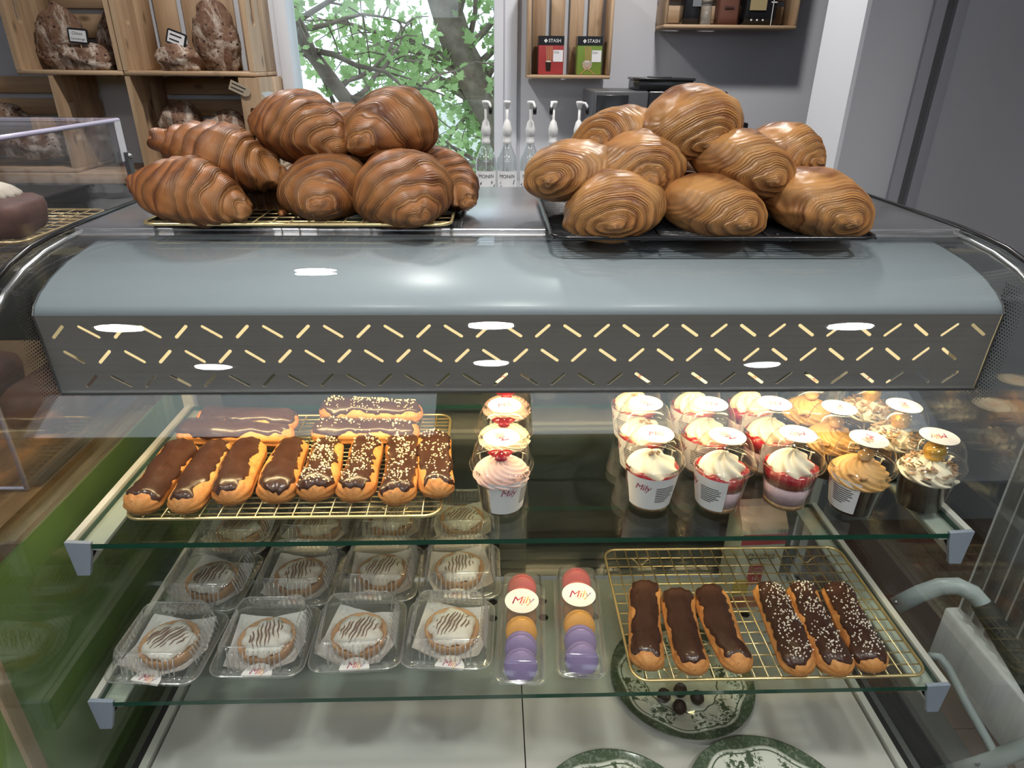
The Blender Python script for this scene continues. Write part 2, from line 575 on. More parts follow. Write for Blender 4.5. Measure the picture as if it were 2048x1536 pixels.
line2 = ramp(nt, math_(nt, 'ADD', rad, math_(nt, 'MULTIPLY', c16, .012)), [(.50, (0, 0, 0)), (.505, (1, 1, 1)), (.52, (1, 1, 1)), (.525, (0, 0, 0))])
k = math_(nt, 'MAXIMUM', math_(nt, 'MAXIMUM', pat, rimtex), math_(nt, 'MAXIMUM', line1, line2))
k = math_(nt, 'MULTIPLY', k, .92)
nt.links.new(mixc(nt, k, (.66, .67, .58), (.022, .055, .018)), b.inputs[0])
b.inputs['Roughness'].default_value = .12
M['plate'] = m
M['bark'] = simple('bark', (.17, .13, .105), .9, col2=(.28, .23, .19), nscale=9, bump=.8, bscale=20)
m, nt, b = newmat('leaf')
oi = nd(nt, 'ShaderNodeTexNoise', Vector=nd(nt, 'ShaderNodeNewGeometry').outputs['Position'], Scale=3.5)
lc = ramp(nt, oi.outputs[0], [(.35, (.30, .46, .18)), (.65, (.52, .70, .36))])
df = nd(nt, 'ShaderNodeBsdfDiffuse', Color=lc)
tl = nd(nt, 'ShaderNodeBsdfTranslucent', Color=lc)
mx = nd(nt, 'ShaderNodeMixShader', i0=.7, i1=df.outputs[0], i2=tl.outputs[0])
nt.links.new(mx.outputs[0], nt.nodes['Material Output'].inputs[0])
M['leaf'] = m
M['pale_ground'] = simple('pale_ground', (.62, .66, .62), .9, col2=(.50, .58, .46), nscale=1.5)

# ------------------------------------------------------------------ the room
YB = 2.95                      # back wall
g = G().box(-3.2, 3.2, -2.6, YB + .2, -.05, 0)
fl = struct(g.obj('floor', simple('floor_base', (.02, .012, .01), .6), smooth=False))
pw = .125
k = 0
plank_me = {}
for i in range(-2, 26):        # floorboards where they can be seen, right of the case
    x0 = .62 + i * pw
    if x0 > 3.1:
        break
    for j in range(3):
        y0 = -.3 + j * 1.15 + (i % 3) * .25
        if 'p' not in plank_me:
            plank_me['p'] = G().box(.001, pw - .001, .001, 1.148, 0, .004).mesh('plank', M['floor'], False)
        ob('plank', plank_me['p'], fl, (x0, y0, 0))
struct(G().box(-3.2, 3.2, -2.6, YB + .2, 2.75, 2.8).obj('ceiling', M['ceil'], smooth=False))
# back wall with the window opening
wx0, wx1, wz0, wz1 = -.80, .035, 1.0, 2.25
wb = ob('wall_back', None)
struct(wb)
for nm, (a, b_, c, d) in {'l': (-3.2, wx0, 0, 2.75), 'r': (wx1, 3.2, 0, 2.75), 'u': (wx0, wx1, 0, wz0), 'o': (wx0, wx1, wz1, 2.75)}.items():
    G().box(a, b_, YB, YB + .2, c, d).obj('wall_section', M['wall'], wb, False)
struct(G().box(-3.25, -3.2, -2.6, YB + .2, 0, 2.75).obj('wall_left', M['wall'], smooth=False))
struct(G().box(3.2, 3.25, -2.6, YB + .2, 0, 2.75).obj('wall_right', M['wall'], smooth=False))
# shop front behind the camera: sill raised and lower wall darkened against glass glare; wide openings for daylight, posts
wf = struct(ob('wall_front', None))
for a, b_, c, d in ((-3.2, 3.2, 0, 1.95), (-3.2, 3.2, 2.65, 2.75), (-3.2, -2.8, 1.95, 2.65), (-.35, .25, 1.95, 2.65), (2.8, 3.2, 1.95, 2.65)):
    G().box(a, b_, -2.6, -2.5, c, d).obj('wall_section', M['dark_front'] if c == 0 else M['wall'], wf, False)
# partition on the right with its end painted as window-lit and a framed panel
pr = struct(ob('wall_partition', None))
G().box(.99, 3.2, 1.96, 2.18, 0, 2.75).obj('wall_section', simple('partition_grey', (.58, .59, .64), .7), pr, False)
G().box(.978, .99, 1.955, 2.185, 0, 2.75).obj('lit_end', simple('lit_end_white', (.86, .88, .94), .5), pr, False)  # window light on the end face put into a brighter colour
for x in (1.155, 1.212):
    G().box(x, x + .030, 1.948, 1.96, .1, 2.75).obj('moulding', simple('moulding_grey', (.40, .41, .46), .5), pr, False)
G().box(1.188, 1.209, 1.956, 1.96, .1, 2.75).obj('moulding', simple('gap_dark', (.12, .12, .13), .7), pr, False)
struct(G().box(.99, 3.2, 1.945, 1.96, 0, .16).obj('baseboard_right', simple('base_dark', (.20, .21, .24), .5), smooth=False))

# window: casing boards, sash, pane
wn = struct(ob('window_1', None))
for a, b_, c, d, y0 in ((wx0 - .02, wx0 + .028, wz0, wz1, YB - .03), (wx0 - .075, wx0 - .02, wz0 - .05, wz1 + .07, YB - .02),
                        (wx1 - .018, wx1 + .02, wz0, wz1, YB - .03), (wx1 + .02, wx1 + .075, wz0 - .05, wz1 + .07, YB - .02),
                        (wx0, wx1, wz1 - .03, wz1 + .03, YB - .025)):
    G().box(a, b_, y0, YB + .10, c, d).obj('casing', M['trim_white'], wn, True, bevel=.004)
G().box(wx0 - .09, wx1 + .09, YB - .06, YB + .10, wz0 - .03, wz0 + .012).obj('window_sill', M['trim_white'], wn, True, bevel=.004)
G().box(wx0, wx1, YB + .07, YB + .075, wz0, wz1).obj('pane', M['window_glass'], wn, False)

# outdoors
struct(G().box(-14, 14, YB + .2, 40, -.6, -.5).obj('ground', M['pale_ground'], smooth=False))


def leaf_geo():
    # lobed maple-like leaf, folded a little along its midrib
    o = [(0, -.5), (.16, -.42), (.46, -.30), (.30, -.12), (.52, .08), (.24, .10), (.20, .26), (0, .55)]
    pts = o + [(-x, y) for x, y in o[-2:0:-1]]
    vs = [(x, y, abs(x) * .25 - .12 * y * y) for x, y in pts] + [(0, -.1, 0)]
    n = len(pts)
    return vs, [(i, (i + 1) % n, n) for i in range(n)]


LV, LF = leaf_geo()


def tree(name, label, trunk, radii, seed, nbr, nleaf, nbig, spread, size):
    r = random.Random(seed)
    base = Vector(trunk[0])
    t = thing(name, label, 'tree', base, 0, 'trees outside the window')
    g = G()
    g.tube([Vector(p) - base for p in trunk], radii, 10)
    g.obj('trunk', M['bark'], t)
    g = G()
    tips = []
    for i in range(nbr):
        f = r.uniform(.15, 1) * (len(trunk) - 1)
        k = min(int(f), len(trunk) - 2)
        p = Vector(trunk[k]).lerp(Vector(trunk[k + 1]), f - k) - base
        d = Vector((r.uniform(-1, 1), r.uniform(-.6, .6), r.uniform(-.25, .7))).normalized()
        L = r.uniform(.5, 1) * spread
        pts = [p]
        n = 7
        for j in range(n):
            d = (d + Vector((r.uniform(-.35, .35), r.uniform(-.35, .35), r.uniform(-.3, .22)))).normalized()
            p = p + d * L / n
            pts.append(p)
            if j > 0:
                tips.append((p, d))
                d2 = (d + Vector((r.uniform(-1, 1), r.uniform(-1, 1), r.uniform(-.8, .6)))).normalized()
                q = [p + d2 * L * .12 * e + Vector((0, 0, -.02 * e * e)) for e in range(3)]
                g.tube(q, [.007, .005, .003], 4)
                tips += [(q[1], d2), (q[2], d2)]
        g.tube(pts, [max(.005, .03 * (1 - e / (n + 1)) * (radii[k] / .1) ** .5) for e in range(n + 1)], 5)
    g.obj('branches', M['bark'], t)['kind'] = 'stuff'
    big = G().add(LV, LF).mesh('leaf', M['leaf'], True)
    rest = G()
    for i in range(nleaf):
        p, d = tips[r.randrange(len(tips))]
        p = p + Vector((r.gauss(0, .07), r.gauss(0, .07), r.gauss(-.05, .07)))
        e = (r.uniform(.2, 1.7), r.uniform(-.7, .7), r.uniform(0, 6.28))
        sc_ = size * r.uniform(.6, 1.25)
        if i < nbig:
            o = ob('leaf', big, t, p, e)
            o.scale = (sc_ * 1.1,) * 3
        else:
            from mathutils import Euler
            rest.add(LV, LF, 0, Matrix.Translation(p) @ Euler(e).to_matrix().to_4x4() @ Matrix.Scale(sc_, 4))
    rest.obj('foliage', M['leaf'], t)['kind'] = 'stuff'


tree('maple_tree', 'thick leaning grey-brown maple trunk with fresh green leaves outside the window',
     [(.80, 8.2, -.5), (.62, 8.0, .05), (.27, 7.8, .60), (.02, 7.7, 1.03), (-.30, 7.6, 1.58), (-.52, 7.55, 2.25), (-.6, 7.5, 3.6)],
     [.24, .22, .205, .185, .17, .15, .1], 3, 46, 3000, 150, 2.0, .098)
tree('slender_tree', 'thin dark trunk of a second leafy tree left of the thick maple',
     [(-.25, 4.6, -.5), (-.48, 4.6, .45), (-.72, 4.6, 1.02), (-1.05, 4.55, 1.5), (-1.42, 4.5, 2.0), (-1.6, 4.5, 2.8)],
     [.06, .055, .047, .042, .038, .025], 11, 38, 2400, 140, 1.25, .058)

# ceiling downlights; the last is added to brighten the back wall
for i, (x, y) in enumerate(((-1.3, .2), (.0, .25), (1.3, .2), (-1.3, -1.1), (0, -1.0), (1.3, -1.1), (-.7, 2.0), (.55, 2.05))):
    t = thing('ceiling_light', 'round white recessed ceiling light, ' + ['left of the camera', 'above the camera', 'right of the camera', 'rear left of the shop', 'rear middle of the shop', 'rear right of the shop', 'over the bread crates', 'added to brighten the back wall'][i],
              'ceiling light', (x, y, 2.75), 0, 'recessed ceiling lights')
    G().lathe([(.11, 0), (.11, -.012), (.07, -.016), (.07, -.004)], 28).obj('trim_ring', M['white_plastic'], t)
    G().lathe([(.07, -.006), (.0, -.006)], 28).obj('diffuser', M['downlight'], t, False)
    L = bpy.data.lights.new('downlight', 'SPOT')
    L.energy = CEIL_W * (5 if y > 1.5 else 4)
    L.color = (1, .96, .91)
    L.spot_size = 2.5
    L.spot_blend = .8
    L.shadow_soft_size = .08
    ob('downlight_beam', L, t, (0, 0, -.03))

# ------------------------------------------------------------------ the display case
CX0, CX1 = -.57, .67
SX0, SX1 = -.60, .705
ZT = 1.283
case = thing('display_case', 'refrigerated pastry display case with curved glass front and perforated steel lamp hood', 'display case', (.05, .9, 0))
OFF = Vector((-.05, -.9, 0))


def cpart(g, name, mats, smooth=True, bevel=0, parent=None):
    o = g.obj(name, mats, parent or case, smooth, bevel=bevel)
    o.location = OFF if (parent is None or parent == case) else (0, 0, 0)
    return o


cpart(G().box(SX0 + .004, SX1 - .004, .972, 1.335, ZT - .03, ZT), 'top_panel', M['steel_top'], True, .003)
cpart(G().box(SX0 + .004, SX1 - .004, .955, .985, ZT - .018, ZT - .004), 'front_rail', M['steel'], True, .002)
# curved glass
GP = [(.985, 1.281), (.93, 1.279), (.88, 1.275), (.83, 1.265), (.79, 1.250), (.755, 1.228), (.725, 1.195), (.70, 1.150), (.668, 1.07), (.638, .98), (.605, .87), (.565, .75), (.525, .63), (.485, .52), (.455, .42)]


def offs(pr, d):
    out = []
    for i, p in enumerate(pr):
        a = Vector(pr[max(i - 1, 0)])
        b_ = Vector(pr[min(i + 1, len(pr) - 1)])
        t = (b_ - a).normalized()
        out.append((p[0] + t.y * d, p[1] - t.x * d))
    return out


GI = offs(GP, -.005)
prof = GP + GI[::-1]
g = G().rings([[(x, y, z) for y, z in prof] for x in (SX0 + .006, SX1 - .006)], True, False)
cg = cpart(g, 'curved_glass', M['glass'])
# side glass panes and their chrome top trims
for x in (SX0, SX1):
    pts = [(1.33, 1.28)] + GP + [(1.33, .42)]
    g = G().rings([[(x - .003, y, z) for y, z in pts], [(x + .003, y, z) for y, z in pts]], True, True)
    sg = cpart(g, 'side_glass', M['side_glass'], False)
    # printed dot screen that hides the end of the hood
    gd = G()
    s_ = 1 if x > 0 else -1
    xx = .6535 if x > 0 else -.5615
    cell = .0046
    for i in range(66):
        for j in range(60):
            y = .73 + i * cell + (j % 2) * cell / 2
            z = 1.085 + j * cell * .87
            # distance outside the hood outline
            dy, dz = max(.803 - y, 0, y - .93), max(1.132 - z, 0, z - 1.222)
            d = math.hypot(dy, dz)
            if d > .044 or d < .004 or z > 1.255 or (y > .80 and z > 1.13):
                continue
            q = cell * .52 * min(1, 1.25 - d / .046)
            gd.add([(xx, y + q, z), (xx, y, z + q), (xx, y - q, z), (xx, y, z - q)], [(0, 1, 2, 3)])
    o = cpart(gd, 'dot_screen', M['black'], False)
    o['kind'] = 'stuff'
    g = G().tube([(x, y, z + .003) for y, z in [(1.33, 1.28)] + GP[:8]], .0035, 8)
    cpart(g, 'edge_trim', M['black_gloss'])
    xi = x + (.016 if x < 0 else -.016)
    g = G().tube([(xi, y, z - .004) for y, z in GP[:6]], .0042, 8)
    cpart(g, 'edge_channel', M['steel'])
# hood: enamelled upper shell
HP = [(.972, 1.270), (.92, 1.266), (.87, 1.260), (.83, 1.250), (.805, 1.240), (.788, 1.229), (.781, 1.219)]
HI = offs(HP, -.002)
g = G().rings([[(x, y, z) for y, z in HP + HI[::-1]] for x in (-.555, .650)], True, True)
hood = cpart(g, 'hood', M['hood'])
for x in (-.556, .648):
    pts = HP + [(.786, 1.112), (.972, 1.13)]
    g = G().rings([[(x, y, z) for y, z in pts], [(x + .003, y, z) for y, z in pts]], True, True)
    cpart(g, 'hood_end', M['steel'], False)
# perforated steel apron, real slots
holes = []
for row, (z, off, first) in enumerate(((1.197, 0.0, 1), (1.163, .010, -1), (1.129, .022, 1))):
    n = 32 if row == 0 else 31
    for i in range(n):
        u = -.532 + off + i * .0373
        if u > .637:
            continue
        sgn = first * (1 if i % 2 == 0 else -1)
        holes.append(stadium(u, z, .0285 if sgn < 0 else .0255, .0040, sgn * .78 if sgn > 0 else -.62, 4))


def apron(u, v, wd):
    y = .7805 + (.0035 if v < 1.18 else .0035 * (1.219 - v) / .039) + (.003 * max(0, (1.145 - v)) / .033)
    return (u, y + wd, v)


g = holed([(-.553, 1.112), (.647, 1.112), (.647, 1.180), (.647, 1.219), (-.553, 1.219), (-.553, 1.180)], holes, .0012, apron)
cpart(g, 'perforated_apron', M['panel'], False)
cpart(G().box(-.553, .647, .784, .796, 1.1095, 1.1125), 'apron_lip', M['steel'], False)
# lamp inside the hood and its white reflector
g = G().tube([(-.53, .872, 1.165), (.625, .872, 1.165)], .009, 10)
cpart(g, 'lamp_tube', M['lamp'])
rp = [(.84, 1.236), (.90, 1.246), (.945, 1.235), (.955, 1.19)]
g = G().rings([[(x, y, z) for y, z in rp + offs(rp, -.002)[::-1]] for x in (-.55, .645)], True, True)
cpart(g, 'lamp_reflector', M['reflector'], False)
cpart(G().box(-.545, .64, .842, .846, 1.114, 1.205), 'slot_glow_strip', simple('slot_glow', (.9, .85, .7), .5, emit=(1, .76, .38), estr=1.1), False)  # glowing strip added so the apron slots look bright
L = bpy.data.lights.new('case_lamp', 'AREA')
L.shape = 'RECTANGLE'
L.size = 1.15
L.size_y = .03
L.energy = HOOD_W
L.color = (1, .75, .40)
lo = ob('case_lamp', L, case, Vector((.047, .868, 1.152)) + OFF, (math.radians(-12), 0, 0))
# shelves: glass with a green edge, two pale brackets with blue end caps
def shelf(z, yf, yb, name_label):
    s = cpart(G().box(CX0 + .012, CX1 - .012, yf, yb, z - .008, z), 'glass_shelf', [M['shelf_glass'], M['glass_edge']], False)
    for i, p in enumerate(s.data.polygons):
        p.material_index = 1 if abs(p.normal.z) < .5 else 0
    for x, d in ((CX0, 1), (CX1, -1)):
        a, b_ = sorted((x, x + d * .042))
        xa, xb = sorted((x, x + d * .010))
        g = G()
        # channel: upright web outside, flange under the glass, tapering lip
        g.box(xa, xb, yf + .004, yb, z - .05, z + .004)
        g.box(*sorted((x + d * .010, x + d * .042)), yf + .004, yb, z - .0135, z - .0095)
        g.add([(x + d * .010, yf + .004, z - .05), (x + d * .010, yb, z - .02), (x + d * .013, yb, z - .02), (x + d * .013, yf + .004, z - .05),
               (x + d * .036, yf + .004, z - .0135), (x + d * .036, yb, z - .0135)], [(0, 1, 5, 4), (3, 4, 5, 2)])
        br = cpart(g, 'bracket', M['alu_pale'], False, parent=s)
        pts = [(x, z + .004), (x + d * .034, z + .002), (x + d * .030, z - .018), (x + d * .020, z - .052), (x + d * .003, z - .052)]
        g = G().rings([[(q, yf - .002, r) for q, r in pts], [(q, yf + .004, r) for q, r in pts]], True, True)
        cpart(g, 'end_cap', M['cap_blue'], False, parent=s)
    return s


Z1, Z2, ZD = .915, .681, .47
shelf(Z1, .728, 1.125, 'upper')
shelf(Z2, .671, 1.12, 'lower')
# deck: two white panels with a seam, air holes at the back
for a, b_ in ((-.552, .0515), (.0535, .654)):
    hs = []
    for i in range(12):
        hx = -.525 + i * .105
        for hy in (1.03, 1.076):
            if a + .02 < hx < b_ - .02:
                hs.append([(hx + .0105 * math.cos(k * PI / 6), hy + .0105 * math.sin(k * PI / 6)) for k in range(12)])
    g = holed([(a, .475), (b_, .475), (b_, 1.14), (a, 1.14)], hs, .003, lambda u, v, wd: (u, v, ZD - wd))
    cpart(g, 'deck_panel', M['white_deck'], False)
cpart(G().box(-.56, .66, .475, 1.16, ZD - .03, ZD - .018), 'deck_underlay', M['black'], False)
for x, d in ((-.556, -1), (.658, 1)):
    cpart(G().box(*sorted((x, x + d * .012)), .48, 1.14, ZD - .02, ZD + .008), 'deck_rail', M['alu_pale'], False)
    cpart(G().box(*sorted((x + d * .012, x + d * .026)), .48, 1.14, ZD - .02, ZD + .002), 'gasket', M['rubber'], False)
    cpart(G().box(*sorted((x + d * .026, x + d * .041)), .48, 1.14, ZD - .03, ZD - .004), 'side_rail', M['steel'], False)
# base cabinet under the deck
cpart(G().box(SX0, SX1, .45, 1.33, .1, ZD - .055), 'base_cabinet', M['steel'], True, .004)
cpart(G().box(SX0 + .03, SX1 - .03, .50, 1.30, 0, .1), 'plinth', M['black'], False)
# rear: sliding doors with dark panes, louvred lower rear panel, end posts
for i, (a, b_, y) in enumerate(((-.56, .06, 1.150), (.03, .665, 1.168))):
    dr = cpart(G().box(a + .04, b_ - .04, y + .004, y + .010, .52, 1.20), 'sliding_door', M['door_glass'], False)
    for q in ((a, a + .045, .49, 1.25), (b_ - .045, b_, .49, 1.25), (a, b_, .49, .535), (a, b_, 1.2, 1.25)):
        cpart(G().box(q[0], q[1], y, y + .014, q[2], q[3]), 'door_frame', simple('door_frame_metal', (.20, .20, .19), .4, .7) if 'dfm' not in M else M['dfm'], False, parent=dr)
for k in range(3):
    cpart(G().box(-.56, .66, 1.135 - k * .003, 1.142, .485 + k * .026, .503 + k * .026), 'rear_louvre', simple('louvre_%d' % k, (.16, .16, .155), .4, .6), False)
for x in (SX0 + .012, SX1 - .03):
    cpart(G().box(x, x + .018, 1.15, 1.2, ZD, 1.255), 'rear_post', M['alu_pale'], False)
cpart(G().box(SX0 + .01, SX1 - .01, 1.19, 1.33, 1.2, 1.253), 'rear_header', M['steel'], False)

# ------------------------------------------------------------------ wire racks
def rack(name, label, x0, x1, y0, y1, z, foot, nx, ny, mat, mat2=None, rad=.0016, feet=None, both=True, rotz=0.):
    """cooling rack: z is the top of the grid; frame, grid, feet"""
    cx, cy = (x0 + x1) / 2, (y0 + y1) / 2
    hx, hy = (x1 - x0) / 2, (y1 - y0) / 2
    t = thing(name, label, 'cooling rack', (cx, cy, z), rotz)
    fr = rrect(hx, hy, .022, -rad, 5)
    G().tube(fr, rad * 1.5, 8, closed=True).obj('frame', mat, t)
    g = G()
    for i in range(1, nx):
        x = -hx + 2 * hx * i / nx
        g.tube([(x, -hy, -rad), (x, hy, -rad)], rad * .75, 5)
    if both:
        for i in range(1, ny):
            y = -hy + 2 * hy * i / ny
            g.tube([(-hx, y, -rad * 2.2), (hx, y, -rad * 2.2)], rad * .75, 5)
    o = g.obj('wire_grid', mat, t)
    for fx, fy in feet or ((-.7, -.85), (.7, -.85), (-.7, .85), (.7, .85)):
        px, py = fx * hx, fy * hy
        s = .018
        G().tube([(px - s, py, -rad * 2), (px - s * .5, py, -foot * .5), (px - .004, py, -foot + rad), (px + .004, py, -foot + rad), (px + s * .5, py, -foot * .5), (px + s, py, -rad * 2)], rad * .9, 6).obj('foot', mat, t)
    return t


R1Z = Z1 + .020
rack('gold_cooling_rack', 'gold wire cooling rack under the eclairs on the upper shelf', -.505, -.072, .757, 1.052, R1Z, .020, 17, 24, M['gold'])
R2Z = Z2 + .020
rack('gold_cooling_rack', 'gold wire cooling rack holding six eclairs on the lower shelf', .203, .637, .675, .962, R2Z, .020, 22, 13, M['gold'])
# top of the case: black tray + gold rack (left), black rack (right)
g = G()
rr1, rr0 = [], []
tr = thing('black_tray', 'thin black baking tray under the gold croissant rack', 'tray', (-.265, 1.118, ZT))
g.rings([rrect(.222, .142, .01, 0), rrect(.225, .145, .012, .009), rrect(.221, .141, .010, .009), rrect(.219, .139, .010, .002)], True, True)
g.obj('tray_pan', M['black'], tr, False)
RLZ = ZT + .0125
rack('gold_cooling_rack', 'gold wire cooling rack piled with croissants on top of the case', -.487, -.056, .945, 1.245, RLZ, .0105, 17, 11, M['gold'], feet=((-.7, -.8), (.7, -.8), (-.7, .8), (.7, .8)))
RRZ = ZT + .012
rack('black_cooling_rack', 'black wire cooling rack piled with rolled pastries on top of the case', .082, .520, .872, 1.205, RRZ, .016, 3, 38, M['black_gloss'], rad=.0019,
     feet=((-.42, -.8), (.5, -.8), (-.42, .8), (.5, .8)))

# ------------------------------------------------------------------ croissants and rolls
def pastry(name, L, wy, wz, N, kind, seed, bend=0., mat='croissant', tip=.2, depth=.5):
    """laminated dough: kind c = crescent with wrapped bands, r = fat roll with domed spiral ends"""
    r = random.Random(seed)
    nt_, nph = (190, 76) if kind == 'c' else (180, 84)
    ph0 = r.uniform(0, 6.28)
    g = G()
    band, lines = [], []
    off = Vector((r.uniform(-50, 50), r.uniform(-50, 50), 0))
    jit = [r.uniform(-.22, .22) for _ in range(40)]

    def env(a):
        a = min(max(a, 0), 1)
        return tip + (1 - tip) * max(0, 1 - (a / .88) ** 1.7) ** .95 if a < .88 else tip * (1 - .25 * (a - .88) / .12)
    vs = []
    for i in range(nt_ + 1):
        s = -1 + 2 * i / nt_
        sg = 1 if s >= 0 else -1
        for k in range(nph):
            f = 2 * PI * k / nph
            cf, sf = math.cos(f), math.sin(f)
            if kind == 'c':
                a = abs(s)
                wob = .30 * math.sin(f + ph0) + .22 * math.sin(2 * f + ph0 * 2 + sg) + .75 * noise.noise(Vector((cf * 1.2, sf * 1.2, s * 2.5)) + off)
                ph = max(0, a * N + wob + .3)
                kk = math.floor(ph)
                fr = ph - kk
                cut = .70 + jit[kk % 20]* .6
                e = max(0, (fr - cut) / (1 - cut))
                e = e * e * (3 - 2 * e)
                st = env((kk + e) / N - .02)
                rad = (1 - depth) * env(a) + depth * st
                rad *= 1 + .02 * math.sin(fr * PI)
                # thin leaves at the rim of each wrap
                rad += .006 * math.sin(fr * 34 + 4 * noise.noise(Vector((cf * 2, sf * 2, s * 3)) + off)) * max(0, fr - .35) * env(a)
                if a > .92:
                    rad *= math.sqrt(max(0, 1 - ((a - .92) / .08) ** 2)) * .999 + .001
                x = s * L / 2
                ln = ph
                cy = -bend * (s * s) * L
                bd = fr
            else:
                th = s * PI / 2
                ca, sa = abs(math.cos(th)), abs(math.sin(th))
                rad = ca ** .80
                x = sg * sa ** .92 * L / 2
                fs = f - PI * .5
                if fs > PI:
                    fs -= 2 * PI
                wob = .25 * math.sin(2 * f + ph0) + .5 * noise.noise(Vector((cf * 1.3, sf * 1.3, sg * 3)) + off)
                ph = (1 - rad) * N + (fs / (2 * PI)) * sg + wob + 1.
                kk = math.floor(ph)
                fr = ph - kk
                cut = .66
                e = max(0, (fr - cut) / (1 - cut))
                e = e * e * (3 - 2 * e)
                endw = min(1, max(0, (sa - .30) / .4))
                x += sg * .008 * max(0, 1 - rad / .42) ** 1.5
                x -= sg * (.0060 * (fr - e) - .0012 * math.sin(fr * 30 + ph0)) * endw * min(1, rad / .38) * depth * 2
                ln = ph
                cy = 0
                ribs = .022 * math.sin(fs * 3 + s * 2.5 + ph0) + .012 * math.sin(fs * 11 + s * 5 + 3 * noise.noise(Vector((s * 3, fs, 2)) + off))
                rad *= 1 + ribs * (1 - endw)
                bd = endw * fr + (1 - endw) * (.42 + .34 * math.sin(fs * 5 + s * 4 + ph0))
            p3 = Vector((x * 14, cf * rad, sf * rad))
            lump = 1 + .11 * noise.noise(p3 * 1.2 + off) + .035 * noise.noise(p3 * 4 + off)
            y = cf * rad * wy * lump
            z = sf * rad * wz * lump
            if z < 0:
                z *= .70
            vs.append((x, y + cy, z))
            band.append(bd)
            lines.append(ln)
    fs_ = []
    for i in range(nt_):
        for k in range(nph):
            k2 = (k + 1) % nph
            fs_.append((i * nph + k, i * nph + k2, (i + 1) * nph + k2, (i + 1) * nph + k))
    fs_.append(tuple(range(nph))[::-1])
    fs_.append(tuple(nt_ * nph + k for k in range(nph)))
    g.add(vs, fs_)
    g.att = {'band': band, 'lines': lines}
    return g.mesh(name, M[mat], True)


CM = [pastry('croissant', .215, .064, .058, 5, 'c', 1, .06, tip=.26, depth=.50), pastry('croissant', .190, .070, .062, 5, 'c', 2, .05, tip=.27, depth=.30),
      pastry('croissant', .225, .060, .056, 5, 'c', 3, .10, tip=.25, depth=.70), pastry('croissant', .180, .072, .062, 4, 'c', 4, .04, tip=.26, depth=.22),
      pastry('croissant', .188, .070, .060, 5, 'c', 9, .05, tip=.25, depth=.26)]
# px, py of its middle, depth y, variant, yaw, pitch(end nearer the camera drops), roll, scale, label
CR = [
    (388, 391, .992, 0, -18, 9, 10, 0.921, 'croissant at the lower left of the pile, side on, tip pointing right'),
    (452, 326, 1.055, 2, -13, 14, -18, 0.970, 'croissant lying across the left of the pile with both tips showing'),
    (606, 268, 1.085, 1, -34, 12, -10, 0.989, 'croissant on top of the pile, just left of the middle'),
    (785, 264, 1.085, 3, -112, 8, 8, 1.028, 'topmost right croissant standing against the window'),
    (653, 386, 1.020, 3, -80, 6, 0, 0.921, 'croissant facing front in the middle of the bottom row'),
    (806, 389, 1.005, 4, -64, 10, 6, 1.048, 'croissant at the front right of the bottom row, tip towards the viewer'),
    (885, 364, 1.100, 2, -50, 16, -12, 0.854, 'glossy croissant at the far right end of the pile'),
    (775, 332, 1.150, 0, -20, 0, 0, 0.892, 'croissant in shade under the topmost right croissant'),
    (690, 276, 1.195, 1, -60, 0, 0, 0.873, 'croissant at the back between the two topmost ones'),
    (545, 396, 1.120, 0, -30, 4, 0, 0.854, 'croissant in shadow in the middle, only its tips showing'),
]
for (px, py, y, v, yw, pt, rl, s, lab) in CR:
    p = aty(px, py, y)
    o = tag(ob('croissant', CM[v], None, p), lab, 'croissant', 'croissants piled on the gold rack')
    o.rotation_mode = 'XYZ'
    mm = Matrix.Rotation(math.radians(yw), 4, 'Z') @ Matrix.Rotation(math.radians(pt), 4, 'Y') @ Matrix.Rotation(math.radians(rl), 4, 'X')
    o.matrix_world = Matrix.Translation(p) @ mm @ Matrix.Scale(s, 4)
RM = [pastry('rolled_pastry', .135, .069, .053, 5, 'r', 21, mat='roll', depth=.36), pastry('rolled_pastry', .135, .076, .050, 4, 'r', 22, mat='roll', depth=.26),
      pastry('rolled_pastry', .140, .074, .052, 4, 'r', 23, mat='roll', depth=.30), pastry('rolled_pastry', .135, .069, .054, 5, 'r', 29, mat='roll', depth=.34)]
RO = [
    (1228, 421, .930, 0, -98, 6, 8, 0.999, 'rolled pastry at the front left of the black rack'),
    (1424, 422, .935, 1, -68, 4, -10, 1.018, 'rolled pastry at the front middle of the black rack'),
    (1630, 417, .945, 2, -74, 4, -12, 1.038, 'rolled pastry at the front right of the black rack'),
    (1276, 339, .985, 3, -84, 8, 10, 0.967, 'rolled pastry in the second tier on the left, spiral end forward'),
    (1484, 337, .975, 1, -72, 6, -16, 1.038, 'wide rolled pastry in the second tier on the right'),
    (1382, 254, 1.010, 0, -80, 14, 12, 1.018, 'topmost rolled pastry crowning the pile'),
    (1142, 351, 1.000, 2, -122, 0, 10, 0.937, 'rolled pastry at the far left edge of the black rack'),
    (1236, 287, 1.070, 3, -128, 0, 14, 0.999, 'rolled pastry behind the second tier on the left, flaky side showing'),
    (1560, 317, 1.065, 0, -50, 0, -8, 0.937, 'rolled pastry at the back right, mostly hidden'),
    (1340, 383, 1.080, 0, -90, 0, 0, 0.897, 'rolled pastry in shadow under the middle of the pile'),
]
for (px, py, y, v, yw, pt, rl, s, lab) in RO:
    p = aty(px, py, y)
    o = tag(ob('rolled_pastry', RM[v], None, p), lab, 'pastry', 'rolled pastries piled on the black rack')
    mm = Matrix.Rotation(math.radians(yw), 4, 'Z') @ Matrix.Rotation(math.radians(pt), 4, 'Y') @ Matrix.Rotation(math.radians(rl), 4, 'X')
    o.matrix_world = Matrix.Translation(p) @ mm @ Matrix.Scale(s, 4)
crumb_me = None
